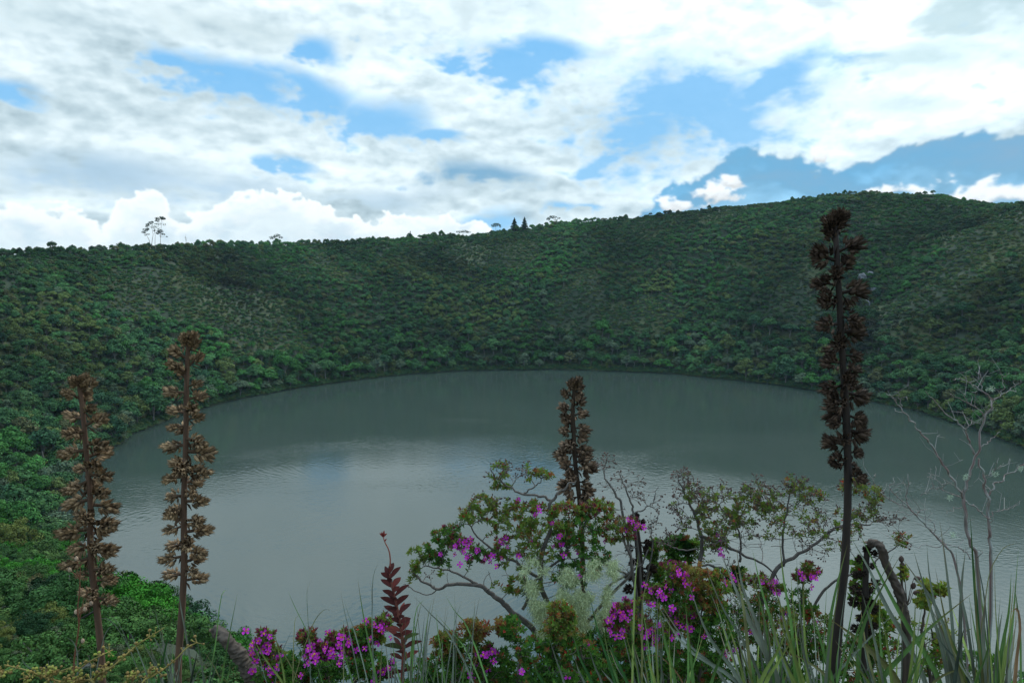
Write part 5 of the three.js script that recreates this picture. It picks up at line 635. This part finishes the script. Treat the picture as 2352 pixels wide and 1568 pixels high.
// ---- leafless shrub at the right
{
  const D = 2.75, foot = groundUnder(2285, D), g = thing('bare_tree', 'leafless grey-pink branching shrub at the right edge, patched with lichen', 'bare shrub', foot), R = rng(91), Z = ([zx, zy, o = 0]) => at(1898.7 + 0.3126 * zx, 796.2 + 0.3126 * zy, D + o).sub(foot);
  const bark = (seed) => (t, k) => { const m = noise(t * 9 + seed, k * 0.8, seed), v = 0.75 + 0.6 * Math.abs(noise(t * 33, k, seed)); return m > 0.16 ? [0.27 * v, 0.28 * v, 0.25 * v] : m < -0.22 ? [0.17 * v, 0.09 * v, 0.08 * v] : [0.22 * v, 0.17 * v, 0.15 * v]; };
  let n = 0; const LICH = new Shape();
  const limb = (pts, r0, r1, rooted) => { const P = pts.map(Z); if (rooted) P.unshift(V((R() - 0.5) * 0.05, -0.1, 0)); const m = Math.max(10, P.length * 6), path = smoothPath(P, m).map((p, i) => i > 1 ? p.add(V(noise(i * 0.4, n, 1), noise(i * 0.4, n, 5), noise(i * 0.3, n, 8) * 3).multiplyScalar(0.009)) : p), S = new Shape(); tube(S, path, path.map((_, i) => 0.8 * lerp(r0, r1, i / m) * (1 + 0.15 * noise(i * 0.9, n, 3))), 7, bark(n * 7.3)); part('branch', S.build(true), stemMat, g); n++;
    const T = new Shape(); let any = false; for (let i = 4; i < m; i += 3) if (R() < 0.45) { any = true; const o = path[i], d = V(R() - 0.5, R() * 0.6, R() - 0.5).normalize(), L = 0.02 + 0.07 * R(), e = o.clone().addScaledVector(d, L), f = e.clone().add(V((R() - 0.5) * L * 0.8, (R() - 0.2) * L * 0.8, (R() - 0.5) * L)); tube(T, [o, o.clone().lerp(e, 0.5).add(V(0, (R() - 0.5) * 0.01, 0)), e, f], [0.0016, 0.0013, 0.001, 0.0006], 4, [0.2, 0.18, 0.16], false); if (R() < 0.5) tube(T, [e, e.clone().add(V((R() - 0.5) * L, (R() - 0.3) * L, (R() - 0.5) * L))], [0.001, 0.0006], 4, [0.2, 0.18, 0.16], false); } if (any) part('twigs', T.build(false), stemMat, g); };
  limb([[1110, 1568], [1050, 1400], [1010, 1130], [1050, 950], [1110, 770], [1170, 520], [1230, 390]], 0.011, 0.004, 1); limb([[1215, 1568], [1200, 1350], [1185, 1120], [1160, 960], [1115, 830]], 0.0095, 0.005, 1);
  limb([[1005, 1110], [930, 970], [860, 870], [780, 730], [710, 650], [640, 560], [560, 470], [510, 400]], 0.006, 0.0025); limb([[560, 470], [540, 390], [530, 330]], 0.0025, 0.001); limb([[510, 400], [500, 380], [440, 340]], 0.002, 0.0008); limb([[1090, 790], [1050, 690], [1020, 610], [960, 550], [880, 490], [800, 400], [720, 320]], 0.005, 0.0014); limb([[1170, 520], [1110, 450], [1040, 410], [1010, 340]], 0.0035, 0.0013); limb([[1110, 450], [1000, 390], [900, 345]], 0.0028, 0.001);
  limb([[1230, 390], [1140, 320], [1060, 270], [980, 235], [930, 240]], 0.0035, 0.0012); limb([[1140, 320], [1145, 250], [1110, 185]], 0.0022, 0.001); limb([[1230, 395], [1300, 350], [1370, 300], [1390, 240]], 0.0032, 0.001); limb([[1290, 352], [1302, 260], [1295, 200]], 0.0022, 0.001); limb([[1130, 740], [1200, 690], [1280, 625]], 0.0028, 0.0012); limb([[1190, 1100], [1240, 1020], [1330, 950], [1450, 860], [1540, 810]], 0.0045, 0.002); limb([[1205, 1250], [1250, 1210], [1350, 1190], [1430, 1140]], 0.0025, 0.001);
  limb([[1000, 1110], [920, 1080], [830, 1040], [760, 1000]], 0.003, 0.001); limb([[830, 1042], [760, 1050], [690, 1095]], 0.002, 0.001); limb([[860, 1060], [840, 1000], [730, 950]], 0.0018, 0.0008); limb([[1020, 1130], [1100, 1180], [1190, 1260]], 0.0035, 0.003); limb([[1020, 610], [1080, 560], [1140, 565]], 0.002, 0.001); limb([[1000, 1180], [940, 1190], [890, 1230]], 0.0018, 0.0008); limb([[1160, 960], [1230, 920], [1290, 870]], 0.0016, 0.0008);
  limb([[950, 1568], [850, 1440], [760, 1340], [680, 1260], [610, 1180], [540, 1115], [470, 1040], [500, 965]], 0.0065, 0.0015, 1); limb([[610, 1180], [588, 1100], [610, 940]], 0.003, 0.0014); limb([[610, 1185], [500, 1140], [410, 1080], [350, 1000], [360, 930]], 0.0028, 0.001); limb([[665, 1240], [570, 1220], [440, 1210]], 0.002, 0.0008); limb([[665, 1232], [690, 1205], [740, 1195]], 0.0022, 0.0012); limb([[1060, 1560], [1000, 1490], [900, 1455], [700, 1470], [560, 1462]], 0.003, 0.001); limb([[800, 1390], [790, 1300], [725, 1240]], 0.0018, 0.0008);
  for (const [zx, zy] of [[910, 1105], [1240, 930], [1430, 890], [935, 1380], [1210, 310], [1025, 955]]) { const c = Z([zx, zy]); for (let i = 0; i < 60; i++) leaf(LICH, c.clone().add(V((R() - 0.5) * 0.02, (R() - 0.5) * 0.02, (R() - 0.5) * 0.02)), V(R() - 0.5, R() - 0.7, R() - 0.5).normalize(), V(0, 0, 1), 0.01, 0.002, vary([0.45, 0.52, 0.38], R)); }
  part('lichen', LICH.build(false), dryMat, g).userData.kind = 'stuff';
}
// ---- yellow bead-fruited plant at the bottom left
{
  const D = 1.9, foot = groundUnder(170, D), g = thing('yellow_berry_plant', 'sprawling plant with thin yellow stems and small ochre seed beads', 'plant', foot), R = rng(101), Z = ([zx, zy]) => at(...Q2(zx, zy), D + (R() - 0.5) * 0.06).sub(foot), B = new THREE.IcosahedronGeometry(1, 1), beadG = [];
  const run = (pts, r0, dens, rooted) => { const P = pts.map(Z); if (rooted) P.unshift(V((R() - 0.5) * 0.1, -0.05, 0)); const n = P.length * 8, path = smoothPath(P, n), S = new Shape(); tube(S, path, path.map((_, i) => lerp(r0, r0 * 0.45, i / n)), 5, vary([0.2, 0.15, 0.035], R, 0.2)); part('stem', S.build(true), stemMat, g);
    for (let i = rooted ? 9 : 2; i <= n; i += 2) if (R() < dens * 0.62) { const m = 2 + Math.floor(R() * 4), o = path[i]; for (let k = 0; k < m; k++) { const q = o.clone().add(V((R() - 0.5) * 0.034, (R() - 0.4) * 0.03, (R() - 0.5) * 0.034)), s = 0.0036 * (0.7 + 0.7 * R()), b = B.clone(); b.scale(s, s, s); b.translate(q.x, q.y, q.z); const c = vary(R() < 0.4 ? [0.17, 0.17, 0.025] : [0.17, 0.11, 0.025], R, 0.35), ca = new Float32Array(b.attributes.position.count * 3); for (let j = 0; j < ca.length; j += 3) ca.set(c, j); b.setAttribute('color', new THREE.BufferAttribute(ca, 3)); b.deleteAttribute('uv'); beadG.push(b); const T = new Shape(); tube(T, [o, q], [0.0012, 0.0009], 3, [0.2, 0.15, 0.035], false); const tg = T.build(true).toNonIndexed(); beadG.push(tg); } } };
  run([[820, 1552], [700, 1548], [520, 1540], [380, 1500], [250, 1450], [120, 1415], [30, 1395]], 0.004, 0.75, 1); run([[350, 1490], [450, 1480], [560, 1440], [640, 1410]], 0.003, 0.7); run([[560, 1552], [640, 1470], [760, 1380], [880, 1315], [990, 1262]], 0.003, 0.35, 1); run([[820, 1552], [1000, 1400], [1200, 1225], [1330, 1140], [1445, 1066]], 0.0034, 0.28, 1); run([[1250, 1552], [1350, 1490], [1450, 1425], [1560, 1330], [1650, 1240], [1740, 1195]], 0.003, 0.4, 1); run([[200, 1552], [260, 1500], [350, 1490]], 0.003, 0.8); run([[420, 1552], [440, 1480], [430, 1440]], 0.003, 0.9); run([[640, 1550], [690, 1520], [730, 1500]], 0.0025, 0.9); run([[900, 1500], [930, 1440], [920, 1380]], 0.0022, 0.8); run([[1100, 1552], [1150, 1500], [1190, 1490]], 0.0025, 0.8); run([[0, 1500], [10, 1450], [5, 1400]], 0.002, 0.8); run([[1310, 1440], [1350, 1430], [1420, 1480]], 0.0022, 0.8);
  part('seed_beads', mergeGeometries(beadG.map((b) => { const q = b.index ? b.toNonIndexed() : b; return q; })), stemMat, g).userData.kind = 'stuff';
}
// ---- thin rusty stem beside the left stalk
{
  const D = 2.5, foot = groundUnder(168, D), g = thing('rusty_stem', 'thin rusty stem with a few dry pods, left of the leftmost stalk', 'dry stem', foot), R = rng(111), Z = ([zx, zy]) => at(...Q2(zx, zy), D).sub(foot);
  for (const [pts, r0, r1, root] of [[[[640, 1552], [655, 1300], [690, 1050], [680, 900], [700, 720], [695, 600]], 0.004, 0.0016, 1], [[[690, 1050], [715, 900], [740, 800], [775, 740]], 0.002, 0.001], [[[697, 640], [680, 590], [672, 560]], 0.0016, 0.0008], [[[698, 640], [705, 560], [703, 500]], 0.0016, 0.0008]]) { const P = pts.map(Z); if (root) P.unshift(V(0, -0.05, 0)); const path = smoothPath(P, 24), S = new Shape(); tube(S, path, path.map((_, i) => lerp(r0, r1, i / 24)), 5, [0.14, 0.05, 0.02]); part('stem', S.build(true), stemMat, g); }
  for (const [x, y] of [[665, 930], [745, 905], [800, 855], [610, 560], [670, 460], [725, 1185]]) { const S = new Shape(), o = Z([x, y]); tube(S, [o.clone().add(V(0, -0.008, 0)), o.clone().add(V(0, -0.003, 0)), o.clone().add(V(0, 0.006, 0)), o.clone().add(V(0, 0.011, 0))], [0.002, 0.007, 0.006, 0.001], 6, vary([0.3, 0.2, 0.13], R)); part('pod', S.build(true), stemMat, g); const T = new Shape(); tube(T, [o, Z([690, y + 60])], [0.001, 0.0014], 4, [0.14, 0.05, 0.02]); part('stem', T.build(true), stemMat, g); }
}
// ---- turf on the ledge itself
{
  const R = rng(121), S = new Shape(); for (let i = 0; i < 9000; i++) { const x = (R() - 0.5) * 8, z = -(0.6 + R() * 4.6), y = ground(x, z), c = vary(R() < 0.3 ? [0.14, 0.12, 0.045] : [0.05, 0.09, 0.025], R, 0.4), h = 0.07 + 0.14 * R(), w = 0.004; const a = S.v(x - w, y, z, c), b = S.v(x + w, y, z + w, c), t = S.v(x + (R() - 0.5) * h, y + h, z + (R() - 0.5) * h, c); S.t(a, b, t); }
  const m = part('grass', S.build(false), foliageMat(0.8), scene); describe(m, 'short grass on the viewpoint ledge', 'grass', null, 'stuff');
}
// thin blue haze over the crater
scene.fog = new THREE.FogExp2(new THREE.Color(0.6, 0.84, 1.0), 0.00005);
scene.traverse((o) => { if (o.isMesh) { o.castShadow = true; o.receiveShadow = true; } });
renderer.render(scene, camera);
